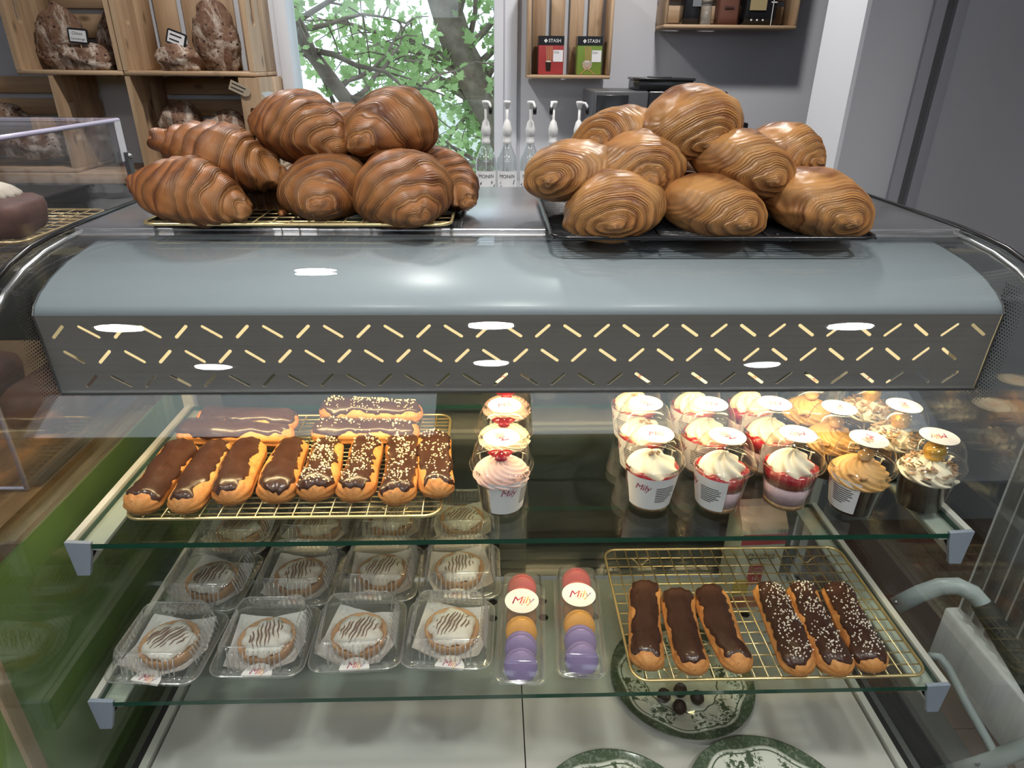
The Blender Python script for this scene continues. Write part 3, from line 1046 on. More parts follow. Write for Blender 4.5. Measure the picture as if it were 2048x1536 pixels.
for i, (px, py) in enumerate(((566, 432), (640, 436), (575, 414))):
    g = G()
    g.lathe([(.0, 0), (.006, .001), (.007, .004), (.004, .008), (.0, .009)], 9, fn=lambda r, z, a: (r * (1 + .35 * math.sin(3 * a + i)), z))
    p = atz(px, py, RLZ)
    tag(g.obj('pastry_crumb', M['croissant'], None, True, p), ['small flaked crumb on the gold croissant rack', 'tiny crumb near the front wire of the croissant rack', 'broken croissant tip lying on the rack'][i], 'crumb', 'crumbs on the croissant rack')


# ------------------------------------------------------------------ eclairs
def eclair_geo(L, R, seed, cover, sprinkle, plain_end=True):
    r = random.Random(seed)
    o = Vector((r.uniform(-60, 60), r.uniform(-60, 60), 0))
    nt_, nph = 60, 40
    bend = r.uniform(-.006, .006)
    tA, tB = r.uniform(.84, .98), r.uniform(.82, .97)
    lean = r.uniform(-.18, .18)

    def surf(t, f, extra=0.):
        a = abs(t)
        R2 = R * (1 + .07 * math.sin(2.2 * t + seed))
        x = t * L / 2
        cap = L / 2 - R2 * .95
        q = 1.
        if abs(x) > cap:
            q = math.sqrt(max(0, 1 - ((abs(x) - cap) / (R2 * .95)) ** 2))
        rg = 1 + (.050 * math.cos(11 * f) * (1 if (math.sin(f) < .35 or a > .8) else .2) if q > .1 else 0)
        rad = R2 * q * rg * (1 + .07 * noise.noise(Vector((x * 30, math.cos(f), math.sin(f))) + o)) + extra
        y = math.cos(f) * rad * 1.02 + bend * (1 - t * t)
        z = math.sin(f) * rad * .86
        if z < 0:
            z *= .75
        return Vector((x + ((extra if t > 0 else -extra) * (1 - q)), y, z))
    body, gl, spr = G(), G(), G()
    for g, ex in ((body, None), (gl, 1)):
        rings = []
        for i in range(nt_ + 1):
            t = math.sin(-PI / 2 + PI * i / nt_) * .999
            ring = []
            for k in range(nph):
                f = 2 * PI * k / nph
                if ex is None:
                    ring.append(surf(t, f))
                else:
                    # glaze covers the top; its edge runs unevenly
                    df = abs(((f - PI / 2 + PI) % (2 * PI)) - PI)
                    side = 1 if math.cos(f) > 0 else -1
                    edge = cover + side * lean + .50 * noise.noise(Vector((t * 2.6, side * 5, 0)) + o) + .24 * noise.noise(Vector((t * 9, side * 7, 3)) + o)
                    tl = (tA if t > 0 else tB) + .07 * noise.noise(Vector((math.cos(f) * 1.6, math.sin(f) * 1.6, 3 + t)) + o)
                    w_ = min(edge - df, (tl - abs(t)) * 4)
                    th = max(-.004, min(.0022, w_ * .018))
                    th += .0006 * noise.noise(Vector((t * 7, f * 2, 9)) + o) if th > 0 else 0
                    ring.append(surf(t, f, th))
            rings.append(ring)
        g.rings(rings)
    if sprinkle:
        for i in range(sprinkle):
            for _ in range(9):
                t = r.uniform(-.86, .86)
                df = r.gauss(0, .42)
                side = 1 if df < 0 else -1
                edge = cover + side * lean + .50 * noise.noise(Vector((t * 2.6, side * 5, 0)) + o) + .24 * noise.noise(Vector((t * 9, side * 7, 3)) + o)
                dens = noise.noise(Vector((t * 3.5, df * 2, 5)) + o)
                if abs(df) < edge - .12 and dens > -.22:
                    break
            else:
                continue
            p = surf(t, PI / 2 + df, .003)
            q = r.uniform(.0009, .0015)
            v = [(0, 0, 1), (.89, 0, .45), (.28, .85, .45), (-.72, .53, .45), (-.72, -.53, .45), (.28, -.85, .45), (.72, .53, -.45), (-.28, .85, -.45), (-.89, 0, -.45), (-.28, -.85, -.45), (.72, -.53, -.45)]
            fcs = [(0, 1, 2), (0, 2, 3), (0, 3, 4), (0, 4, 5), (0, 5, 1), (1, 6, 2), (2, 7, 3), (3, 8, 4), (4, 9, 5), (5, 10, 1), (6, 7, 2), (7, 8, 3), (8, 9, 4), (9, 10, 5), (10, 6, 1)]
            spr.add([p + Vector(e) * q for e in v], fcs)
    return body, gl, spr


def eclair(label, p0, p1, zr, seed, cover=1.15, sprinkle=0, R=.0255, group=None, white=False):
    """from front end p0 to back end p1 (photo pixels), resting on a rack at zr"""
    zc = zr + R * .62
    a, b_ = atz(*p0, zc), atz(*p1, zc)
    mid = (a + b_) / 2
    d = b_ - a
    t = thing('eclair', label, 'eclair', (mid.x, mid.y, zc), math.atan2(d.y, d.x), group)
    body, gl, spr = eclair_geo(d.length, R, seed, cover, sprinkle)
    body.obj('choux_shell', M['choux'], t)
    gl.obj('chocolate_glaze', M['choc'], t)
    if sprinkle:
        o = spr.obj('sprinkles', M['sprinkle_w' if white else 'sprinkle'], t, True)
        o['kind'] = 'stuff'
    return t


gU, gL = 'eclairs on the upper shelf', 'eclairs on the lower shelf'
for i, (a, b_) in enumerate((((272, 1022), (372, 893)), ((360, 1022), (446, 895)), ((458, 1004), (508, 890)), ((550, 1000), (592, 888)))):
    eclair(ORD[i] + ' plain chocolate eclair from the left in the front row, upper shelf', a, b_, R1Z, 31 + i, [.98, .92, .95, .9][i], 0, .0265, gU)
for i, (a, b_) in enumerate((((626, 995), (656, 888)), ((704, 998), (736, 884)), ((790, 1004), (808, 880)), ((878, 990), (868, 876)))):
    eclair(['first', 'second', 'third', 'rightmost'][i] + ' nut-sprinkled eclair in the front row, upper shelf', a, b_, R1Z, 41 + i, [.9, .92, 1.0, 1.05][i], [230, 150, 190, 120][i], .0265, gU)
eclair('plain eclair lying crosswise at the very back left, upper shelf', (395, 838), (596, 846), R1Z + .012, 51, 1.05, 0, .025, gU)
eclair('plain eclair lying crosswise behind the front plain eclairs, upper shelf', (356, 866), (588, 874), R1Z, 52, 1.0, 0, .026, gU)
eclair('sprinkled eclair lying crosswise at the very back, upper shelf', (640, 822), (846, 828), R1Z + .014, 53, 1.0, 210, .025, gU)
eclair('sprinkled eclair lying crosswise behind the front sprinkled ones, upper shelf', (624, 866), (840, 868), R1Z, 54, 1.05, 110, .026, gU)
for i, (a, b_) in enumerate((((1297, 1338), (1292, 1168)), ((1392, 1348), (1354, 1184)), ((1484, 1344), (1416, 1178)))):
    eclair(ORD[i] + ' plain dark eclair from the left on the lower rack', a, b_, R2Z, 61 + i, [1.0, 1.02, .95][i], 0, .025, gL)
for i, (a, b_) in enumerate((((1600, 1350), (1528, 1172)), ((1682, 1350), (1598, 1170)), ((1748, 1342), (1668, 1172)))):
    eclair(['left', 'middle', 'right'][i] + ' one of three white-sprinkled eclairs on the lower rack', a, b_, R2Z, 71 + i, [.98, 1.0, 1.1][i], [210, 190, 170][i], .0255, gL, True)

# ------------------------------------------------------------------ dessert cups
CH = .074


def rc(z): return .0305 + (.0425 - .0305) * z / CH


MESH = {}


def cached(key, fn):
    if key not in MESH:
        MESH[key] = fn()
    return MESH[key]


def layer_me(z0, z1, mat, name, wav=0., seed=0):
    def mk():
        g = G()
        f = lambda r, z, a: (r, z + (wav * math.sin(3 * a + seed) + wav * .6 * math.sin(7 * a + seed * 2) if z > z0 + .001 and z > .01 else 0))
        g.lathe([(.0, z0), (rc(z0) - .0016, z0), (rc(z1) - .0016, z1), (rc(z1) * .6, z1), (0, z1)], 32, fn=f)
        return g.mesh(name, M[mat], True)
    return cached((name, z0, z1, mat, seed), mk)


def swirl_me(name, mat, R, z0, h, folds, twist, depth=.12, tipr=.12):
    def mk():
        prof = []
        n = 26
        for i in range(n + 1):
            q = i / n
            r = R * (math.cos(q * PI / 2) ** .75 * (1 - tipr) + tipr * (1 - q))
            prof.append((max(r, .0002), z0 + h * q ** .9))
        f = lambda r, z, a: (r * (1 + depth * math.cos(folds * (a + twist * (z - z0) / h))), z + .0016 * math.cos(folds * (a + twist * (z - z0) / h)) - .002)
        g = G().lathe([(R * .2, z0 - .004), (R * .95, z0 - .003)] + prof, 56, fn=f)
        return g.mesh(name, M[mat], True)
    return cached((name, mat, R, z0, h, folds, twist), mk)


def cup_me():
    pr = [(0, .0015), (rc(0) - .003, .0015), (rc(0) - .001, 0), (rc(0), .001), (rc(CH), CH), (rc(CH) + .002, CH + .0005)]
    return G().lathe(pr, 40).mesh('cup', M['pet_cup'], True)


def lid_me():
    z = CH
    pr = [(.0445, z - .004), (.0470, z - .003), (.0475, z), (.0462, z + .0025), (.0435, z + .003), (.0430, z + .006), (.0420, z + .014), (.0395, z + .024), (.0350, z + .033), (.0295, z + .0385), (.027, z + .0395), (0, z + .0395)]
    return G().lathe(pr, 40).mesh('dome_lid', M['pet'], True)


LOGO = text_me('Mily', .022, M['logo'], .35, 0, .0001, space=.95)
LOGO_S = text_me('Mily', .0165, M['logo'], .35, 0, .0001, space=.95)


def label_me():
    g = G()
    n = 14
    w_ = 1.15
    r0 = [(rc(.008) + .0006, .008), (rc(.062) + .0006, .062)]
    rings = [[(r * math.cos(-w_ + 2 * w_ * k / n), r * math.sin(-w_ + 2 * w_ * k / n), z) for k in range(n + 1)] for r, z in r0]
    g.rings(rings, False, False)
    return g.mesh('label', M['label_white'], True)


def label_print_me():
    g = G()
    for i in range(8):
        z = .046 - i * .0034
        a0, a1 = .12, [.85, .95, .9, .95, .8, .9, .7, .6][i]
        r = rc(z) + .0009
        n = 6
        rings = [[(rr * math.cos(a0 + (a1 - a0) * k / n), rr * math.sin(a0 + (a1 - a0) * k / n), zz) for k in range(n + 1)] for rr, zz in ((r, z), (r, z + .0012))]
        g.rings(rings, False, False)
    return g.mesh('ingredient_lines', M['ink'], False)


def cup(label, x, y, kind, lab_ang=None, srot=0., group=None, seed=0):
    r = random.Random(seed)
    t = thing('dessert_cup', label, 'dessert cup', (x, y, Z1), r.uniform(-.05, .05), group)
    t.scale = (.97, .97, 1.02)
    ob('cup', cached('cup', cup_me), t)
    ob('dome_lid', cached('lid', lid_me), t)
    st = ob('round_sticker', cached('stk', lambda: G().lathe([(.0, .0), (.0262, .0)], 30).mesh('round_sticker', M['sticker'], False)), t, (0, 0, CH + .0400), (0, 0, srot))
    ob('lettering', LOGO_S, st, (0, 0, .0004))
    if lab_ang is not None:
        lb = ob('label', cached('label', label_me), t, None, (0, 0, lab_ang))
        ob('ingredient_lines', cached('labelp', label_print_me), lb)
        def lt():
            me = LOGO_S.copy()
            me.materials[0] = M['logo_red']
            for v in me.vertices:
                u, q = v.co.x, v.co.y
                z = .046 + q * .9
                a = -.42 + u / rc(z) * .9
                v.co = Vector(((rc(z) + .0009) * math.cos(a), (rc(z) + .0009) * math.sin(a), z))
            return me
        ob('lettering', cached('labt', lt), lb)
    if kind == 'berry':
        ob('crumb_base', layer_me(.003, .011, 'crumb', 'crumb_base'), t)
        ob('mousse', layer_me(.011, .040, 'berry_cream', 'mousse', .003, seed % 3), t)
        ob('berry_layer', layer_me(.040, .061, 'berry_red', 'berry_layer', .002, seed % 3 + 1), t)
        ob('cream_swirl', swirl_me('cream_swirl', 'cream', .031, .060, .030, 7, 1.2), t, None, (0, 0, r.uniform(0, 6)))
    elif kind == 'cheese':
        ob('crumb_base', layer_me(.003, .011, 'crumb', 'crumb_base'), t)
        ob('mousse', layer_me(.011, .048, 'berry_cream', 'mousse', .002, 1), t)
        ob('berry_layer', layer_me(.048, .062, 'berry_red', 'berry_layer', .002, seed % 3 + 1), t)
        ob('cream_swirl', swirl_me('cream_swirl', 'cream', .0365, .061, .026, 6, 1.0, .07), t, None, (0, 0, r.uniform(0, 6)))
        for k in range(5):
            ob('nut_piece', cached('nutp', lambda: G().lathe([(0, 0), (.003, .001), (.0028, .003), (0, .0045)], 7).mesh('nut_piece', M['crumb'])), t, (r.uniform(-.008, .008), r.uniform(-.014, 0), .083 - r.uniform(0, .002)))
    elif kind == 'caramel':
        ob('cake_layer', layer_me(.003, .056, 'dark_cake', 'cake_layer'), t)
        ob('cream_swirl', swirl_me('cream_swirl', 'caramel', .041, .055, .032, 11, 2.5, .05), t, None, (0, 0, r.uniform(0, 6)))
        ob('caramel_blob', cached('cblob', lambda: G().lathe([(0, 0), (.011, .001), (.013, .006), (.008, .011), (0, .013)], 18, fn=lambda q, z, a: (q * (1 + .18 * math.sin(2 * a)), z)).mesh('caramel_blob', M['caramel'])), t, (.002, 0, .083))
        for k in range(3):
            o = ob('chocolate_shard', cached('shard', lambda: G().box(-.007, .007, -.005, .005, -.001, .001).mesh('chocolate_shard', M['mac_brown'], False)), t, (r.uniform(-.028, .0), r.uniform(-.032, -.018), .066), (r.uniform(-.5, .5), r.uniform(.2, .8), r.uniform(0, 3)))
    elif kind == 'nut':
        ob('cake_layer', layer_me(.003, .058, 'dark_cake', 'cake_layer'), t)
        ob('cream_swirl', swirl_me('cream_swirl', 'cream', .040, .056, .022, 8, 1.6, .06), t, None, (0, 0, r.uniform(0, 6)))
        ob('gold_truffle', cached('truf', lambda: G().lathe([(.0001, 0)] + [(.0155 * math.sin(a * PI / 12), .0155 - .0155 * math.cos(a * PI / 12)) for a in range(1, 12)] + [(.0001, .031)], 20).mesh('gold_truffle', M['goldleaf'])), t, (.004, .004, .072))

        def flakes():
            g = G()
            rr = random.Random(seed)
            for k in range(70):
                a, q = rr.uniform(0, 6.28), .013 + .025 * math.sqrt(rr.random())
                z = .060 + .020 * math.cos(min(1, q / .041) * PI / 2)
                xf = Matrix.Translation((q * math.cos(a), q * math.sin(a), z + rr.uniform(0, .003))) @ Matrix.Rotation(rr.uniform(0, 6), 4, 'Z') @ Matrix.Rotation(rr.uniform(-.8, .8), 4, 'X') @ Matrix.Rotation(rr.uniform(-.7, .7), 4, 'Y')
                l = rr.uniform(.003, .0065)
                g.box(-l, l, -.0018, .0018, -.0005, .0005, 0, xf)
            return g.mesh('shaved_flakes', M['nut'], False)
        o = ob('shaved_flakes', cached(('flk', seed), flakes), t)
        o['kind'] = 'stuff'
    else:  # black-forest style
        ob('cake_layer', layer_me(.003, .056, 'dark_cake', 'cake_layer'), t)
        ob('cream_swirl', swirl_me('cream_swirl', 'cream_pink' if kind == 'forest' else 'cream', .0405, .056, .027, 12, 3.0, .055), t, None, (0, 0, r.uniform(0, 6)))
        ob('berry_topping', cached('btop', lambda: G().lathe([(0, .0), (.012, .001), (.015, .004), (.010, .008), (0, .0095)], 20, fn=lambda q, z, a: (q * (1 + .3 * math.sin(3 * a) + .15 * math.sin(5 * a)), z)).mesh('berry_topping', M['berry_red'])), t, (-.001, .008, .0775))
    return t


cups_front = [(1296, 1003, 'cheese', -PI / 2 - .1, .1), (1432, 1008, 'berry', -PI + .30, 2.2), (1566, 1003, 'berry', None, 3.3), (1700, 1014, 'caramel', PI + .05, 4.2), (1834, 1008, 'nut', None, 3.3)]
desc = {'cheese': 'labelled cheesecake cup with broad cream', 'berry': 'red berry mousse cup with cream', 'caramel': 'chocolate cup with caramel cream', 'nut': 'flaked chocolate cup'}
gc = 'domed dessert cups on the upper shelf'
rows = ['in the front row', 'in the middle row', 'in the back row']
colname = ['leftmost column', 'second column', 'third column', 'fourth column', 'rightmost column']
for i, (px, py, kd, la, sr) in enumerate(cups_front):
    p = atz(px, py, Z1)
    for row in range(3):
        y = p.y + row * .094 + (.004 if row and i == 1 else 0)
        x = p.x + row * (.006 if i < 2 else .003)
        lab = desc[kd if not (kd == 'cheese' and row) else 'cheese'] + ', ' + rows[row] + ', ' + colname[i] + ''
        cup(lab, x, y, kd, la if row == 0 else [(PI + .4), -PI + .5, -1.0, None, None][i], sr + row * [2.1, .8, -.1, .3, 1.3][i], gc, 100 + i * 3 + row)
p = atz(1003, 1012, Z1)
for row in range(3):
    cup(['cup of pink cream with red berry sauce over dark chocolate, nearest of the single file',
         'cup of pale cream swirl with red centre, second of the single file beside the eclairs',
         'cup of cream and berry sauce half hidden under the hood, last of the single file'][row], p.x + row * .006, p.y + row * .097, ['forest', 'forest2', 'forest'][row], -.95 if row == 0 else None, [2.2, .3, -.3][row], gc, 150 + row)


# ------------------------------------------------------------------ clamshell boxes with meringue tarts
def box_base_me():
    g = G()
    R = [rrect(.058, .058, .016, .002, 5, .0, 9), rrect(.061, .061, .018, .004, 5, .0, 9), rrect(.0645, .0645, .020, .020, 5, .003, 9), rrect(.066, .066, .020, .0225, 5, 0, 9),
         rrect(.0725, .0725, .022, .0225, 5, 0, 9), rrect(.0735, .0735, .023, .0205, 5, 0, 9)]
    g.rings(R, True, False)
    n = len(R[0])
    g.add(R[0], [tuple(range(n))])
    return g.mesh('tray', M['pet_box'], True)


def box_lid_me():
    g = G()
    R = [rrect(.0728, .0728, .022, .0235, 5, 0, 9), rrect(.066, .066, .020, .0240, 5, 0, 9), rrect(.0645, .0645, .020, .026, 5, .0025, 9), rrect(.0590, .0590, .018, .054, 5, .0042, 9), rrect(.0560, .0560, .017, .0595, 5, .002, 9), rrect(.0500, .0500, .015, .0610, 5, 0, 9), rrect(.0490, .0490, .015, .0595, 5, 0, 9)]
    g.rings(R, True, False)
    n = len(R[0])
    g.add(R[-1], [tuple(range(n))])
    return g.mesh('lid', M['pet_box'], True)


def ridges_me():
    g = G()
    g.tube(rrect(.0735, .0735, .023, .0225, 5), .0011, 5, closed=True)
    g.tube(rrect(.0535, .0535, .016, .0605, 5), .0009, 5, closed=True)
    for sd in range(4):
        xf = Matrix.Rotation(sd * PI / 2, 4, 'Z')
        for k in range(11):
            u = -.040 + k * .008
            for q in (0, 1):
                pass
            a, b_ = Vector((u, -.0640, .027)), Vector((u, -.0575, .056))
            g.tube([xf @ a, xf @ ((a + b_) / 2 + Vector((0, -.0016, 0))), xf @ b_], [.0012, .0017, .0013], 5)
    return g.mesh('ridged_edges', M['pet_edge'], True)


def knobs_me():
    g = G()
    for sx_ in (-1, 1):
        for k in range(2):
            g.lathe([(.0055, .0235), (.0052, .026), (.003, .0268), (0, .0268)], 10, xf=Matrix.Translation((sx_ * (.035 + .012 * k), -.0665 - .0 * k, 0)))
    return g.mesh('snap_buttons', M['pet_box'], True)


def sticker_clip_me():
    g = G()
    n = 20
    top = [(.0235 * math.cos(PI * k / n), .0235 * math.sin(PI * k / n) - .004, 0) for k in range(n + 1)]
    g.add(top, [tuple(range(n + 1))])
    # folded down over the rim
    g.add([(-.0235, -.004, 0), (.0235, -.004, 0), (.021, -.0042, -.004), (-.021, -.0042, -.004)], [(0, 3, 2, 1)])
    return g.mesh('round_sticker', M['sticker'], False)


def tart_parts(seed):
    r = random.Random(seed)
    o = Vector((r.uniform(-50, 50), 0, 0))
    crust = G().lathe([(0, 0), (.034, 0), (.0385, .003), (.0425, .020), (.0405, .021), (.037, .016), (0, .016)], 56, fn=lambda q, z, a: (q * (1 + .012 * math.cos(28 * a)), z))
    mer = G()
    rings = []
    n = 40
    for i in range(13):
        q = i / 12
        ring = []
        for k in range(n):
            a = 2 * PI * k / n
            e = 1.06 + .05 * math.sin(5 * a + seed) + .06 * math.sin(9 * a + seed * 2) + .16 * noise.noise(Vector((math.cos(a) * 2, math.sin(a) * 2, 0)) + o)
            rad = .0335 * e * math.cos(q * PI / 2) ** .55 + .0002
            z = .018 + .013 * math.sin(q * PI / 2) + .003 * noise.noise(Vector((rad * math.cos(a) * 110, rad * math.sin(a) * 110, 3)) + o)
            ring.append((rad * math.cos(a), rad * math.sin(a), z))
        rings.append(ring)
    mer.rings(rings)
    dr = G()
    for k in range(9):
        u = -.024 + k * .006 + r.uniform(-.001, .001)
        half = math.sqrt(max(0, .027 ** 2 - u * u)) * r.uniform(.7, 1)
        pts = []
        for j in range(7):
            v = -half + 2 * half * j / 6
            rr = math.hypot(u, v) / .0335
            z = .0185 + .013 * math.sqrt(max(.05, 1 - min(1, rr) ** 2.5)) + .0012
            pts.append((u + v * .35 + .0012 * math.sin(j * 2 + k), v, z))
        dr.tube(pts, [.0004, .0010, .0012, .0013, .0012, .0010, .0004], 5)
    return crust.mesh('tart_crust', M['tart']), mer.mesh('meringue', M['meringue']), dr.mesh('toasted_stripes', M['toast'])


TARTS = [tart_parts(i + 1) for i in range(4)]


def paper_me(seed):
    r = random.Random(seed)
    o = Vector((r.uniform(-50, 50), 0, 0))
    n = 16
    S = .056
    g = G()
    vs = []
    for i in range(n + 1):
        for j in range(n + 1):
            x, y = -S + 2 * S * i / n, -S + 2 * S * j / n
            d = max(abs(x), abs(y)) / S
            corner = max(0, (abs(x) + abs(y)) / S - 1.0)
            z = .0055 + max(0, d - .72) * .030 + corner * .016 + .004 * max(0, d - .6) * noise.noise(Vector((x * 60, y * 60, 0)) + o) + .0005 * noise.noise(Vector((x * 160, y * 160, 0)) + o)
            vs.append((x * (1 - .10 * corner), y * (1 - .10 * corner), z))
    for i in range(n):
        for j in range(n):
            a = i * (n + 1) + j
            g.f.append((a, a + n + 1, a + n + 2, a + 1))
            g.m.append(0)
    g.v = vs
    return g.mesh('parchment_sheet', M['paper'], False)


PAPERS = [paper_me(i) for i in range(3)]
bx_rows = [('front row', [(300, 1368), (512, 1354), (705, 1342), (888, 1338)], .0), ('second row', None, .140), ('back row', None, .280)]
front = []
for px, py in bx_rows[0][1]:
    q = atz(px, py, Z2 + .02)
    front.append(([-.487, -.343, -.205, -.067][len(front)], q.y + .067))
colb = ['leftmost', 'second from left', 'third from left', 'rightmost']
gb = 'clear clamshell boxes on the lower shelf'
k = 0
for ri, (rn, _, dy) in enumerate(bx_rows):
    for ci, (x, y) in enumerate(front):
        r = random.Random(300 + ri * 7 + ci)
        yy = y + dy
        xx = x + [0, .012, .012][ri]
        rz = r.uniform(-.05, .05) + (-.06 if ci == 0 else 0)
        t = thing('clamshell_box', 'clear hinged plastic clamshell with a tart, ' + colb[ci] + ' in the ' + rn, 'plastic box', (xx, yy, Z2), rz, gb)
        t.scale = (.93, .93, 1.0)
        ob('tray', cached('bb', box_base_me), t)
        ob('lid', cached('bl', box_lid_me), t)
        ob('ridged_edges', cached('be', ridges_me), t)
        ob('snap_buttons', cached('bk', knobs_me), t)
        s_ = ob('round_sticker', cached('bst', sticker_clip_me), t, (r.uniform(-.008, .008), -.0690, .0246), (0, 0, r.uniform(-.15, .15)))
        ob('lettering', LOGO_S, s_, (0, .003, .0004))
        px_, py_ = r.uniform(-.004, .004), r.uniform(-.004, .006)
        o = tag(ob('parchment_sheet', PAPERS[k % 3], None, (xx + px_, yy + py_, Z2 + .0005), (0, 0, rz + r.uniform(-.25, .25))),
                'crinkled white parchment under the tart, ' + colb[ci] + ' box in the ' + rn, 'paper', 'parchment sheets in the boxes')
        t2 = thing('meringue_tart', 'small tart with toasted striped meringue, ' + colb[ci] + ' box in the ' + rn, 'tart', (xx + px_, yy + py_, Z2 + .0075), r.uniform(0, 6.28), 'meringue tarts in clear boxes')
        c_, m_, d_ = TARTS[k % 4]
        ob('tart_crust', c_, t2)
        mo = ob('meringue', m_, t2)
        ob('toasted_stripes', d_, t2, None, (0, 0, -t2.rotation_euler.z + r.uniform(-.5, .6)))
        k += 1


# ------------------------------------------------------------------ macaron boxes
def shell_me(mat):
    def mk():
        pr = [(0, .0155), (.012, .0150), (.0185, .0125), (.0238, .0080), (.0242, .0055), (.0230, .0045), (.0239, .0030), (.0235, .0012), (.022, .0), (0, 0)]
        return G().lathe(pr, 32, fn=lambda r, z, a: (r * (1 + (.015 * math.sin(31 * a) + .01 * math.sin(17 * a)) * (1 if z < .005 else 0)), z)).mesh('shell', M[mat])
    return cached(('shell', mat), mk)


def macaron(label, loc, d, sm, fm, group):
    """axis along the box so that shells stand on edge, d = axis direction"""
    t = thing('macaron', label, 'macaron', loc, 0, group)
    t.rotation_euler = Vector(d).to_track_quat('Z', 'Y').to_euler()
    t.scale = (1, 1, .74)
    ob('shell', shell_me(sm), t, (0, 0, .0035))
    ob('shell', shell_me(sm), t, (0, 0, -.0035), (PI, 0, 0))
    ob('filling', cached(('fill', fm), lambda: G().lathe([(0, -.0036), (.0205, -.0036), (.0214, 0), (.0205, .0036), (0, .0036)], 28).mesh('filling', M[fm])), t)
    return t


def macbox(side, p_front, p_back, combos, seed):
    a, b_ = atz(*p_front, Z2), atz(*p_back, Z2)
    d = b_ - a
    L = d.length
    mid = (a + b_) / 2
    t = thing('macaron_box', side + ' clear narrow box of upright macarons with a round logo sticker', 'plastic box', (mid.x, mid.y, Z2), math.atan2(-d.x, d.y), 'macaron boxes')
    h = L / 2
    wd = .034
    g = G()
    R = [rrect(wd - .006, h - .012, .008, .0015, 4), rrect(wd - .004, h - .010, .010, .004, 4), rrect(wd - .002, h - .006, .012, .018, 4), rrect(wd + .004, h - .002, .014, .019, 4), rrect(wd + .005, h, .015, .016, 4)]
    g.rings(R, True, False)
    g.add(R[0], [tuple(range(len(R[0])))])
    g.obj('tray', M['pet_box'], t)
    g = G()
    R = [rrect(wd + .004, h - .002, .014, .0195, 4), rrect(wd - .001, h - .006, .012, .0205, 4), rrect(wd - .003, h - .009, .010, .046, 4), rrect(wd - .006, h - .014, .009, .050, 4)]
    g.rings(R, True, False)
    g.add(R[-1], [tuple(range(len(R[0])))])
    g.obj('lid', M['pet_box'], t)
    so = .25 * h
    st = ob('round_sticker', cached('stk2', lambda: G().lathe([(0, 0), (.027, 0)], 30).mesh('round_sticker', M['sticker'], False)), t, (0, so, .0508), (0, 0, .05))
    ob('lettering', LOGO, st, (0, 0, .0004))
    n = len(combos)
    u = d.normalized()
    for i, (nm, sm, fm) in enumerate(combos):
        q = b_ - u * (.026 + i * (L - .052) / (n - 1)) + Vector((0, 0, .0258))
        macaron(nm + ' macaron standing in the ' + side + ' clear box, ' + ORD[i] + ' from the back', q, (-u.x + .08 * (i % 2), -u.y, .42 + .1 * (i % 2)), sm, fm, 'macarons in the narrow boxes')


macbox('left', (1040, 1386), (1044, 1180), [('pink', 'mac_pink', 'fill_pink'), ('pink', 'mac_pink', 'fill_pink'), ('brown', 'mac_brown', 'fill_dark'), ('orange', 'mac_orange', 'fill_dark'), ('purple', 'mac_purple', 'fill_lilac'), ('purple', 'mac_purple', 'fill_lilac')], 1)
macbox('right', (1163, 1372), (1150, 1168), [('pink', 'mac_pink', 'fill_pink'), ('pink', 'mac_pink', 'fill_pink'), ('brown', 'mac_brown', 'fill_dark'), ('orange', 'mac_orange', 'fill_dark'), ('purple', 'mac_purple', 'fill_lilac'), ('purple', 'mac_purple', 'fill_lilac')], 2)

# ------------------------------------------------------------------ plates on the deck
PL = G().lathe([(0, .004), (.060, .004), (.080, .007), (.100, .013), (.1275, .0195), (.129, .0205), (.1275, .0175), (.098, .009), (.075, .001), (.070, 0), (0, 0)][::-1], 72).mesh('plate', M['plate'])
for px, py, rz, lab in ((1362, 1358, .2, 'green floral transfer-printed plate with a wrapped treat under the lower rack'), (1548, 1634, .9, 'green floral plate at the bottom right, cut by the frame'), (1238, 1668, 1.7, 'green floral plate at the bottom edge, left of another plate')):
    p = atz(px, py, ZD + .012)
    tag(ob('plate', PL, None, (p.x, p.y, ZD + .0005), (0, 0, rz)), lab, 'plate', 'green patterned plates')
# a clear bag of small dark bonbons on the first plate
p0 = atz(1362, 1400, ZD + .02)
t = thing('wrapped_treat', 'clear cellophane bag of small dark sweets on the green plate', 'candy bag', (p0.x, p0.y, ZD + .006))
g = G()
rings = []
for i in range(9):
    q = i / 8
    rings.append([((.058 * math.sin(PI * (.08 + .84 * q)) + .006) * math.cos(a * PI / 10) * (1 + .12 * noise.noise(Vector((math.cos(a * .6) * 3, q * 4, 1)))), (q - .5) * .10 + .01 * math.sin(a * PI / 10 * 3),
                   .016 + (.016 * math.sin(PI * q) + .002) * math.sin(a * PI / 10) * (1 + .4 * noise.noise(Vector((a, q * 5, 2))))) for a in range(20)])
g.rings(rings)
g.obj('cellophane', M['pet'], t, False)
for i, (a, b_) in enumerate(((-.028, .01), (.004, .02), (.030, .004), (-.006, -.014))):
    G().lathe([(0, -.011), (.009, -.010), (.0125, -.002), (.010, .007), (0, .011)], 16).obj('bonbon', M['dark_cake'], t, True, (a, b_, .015))

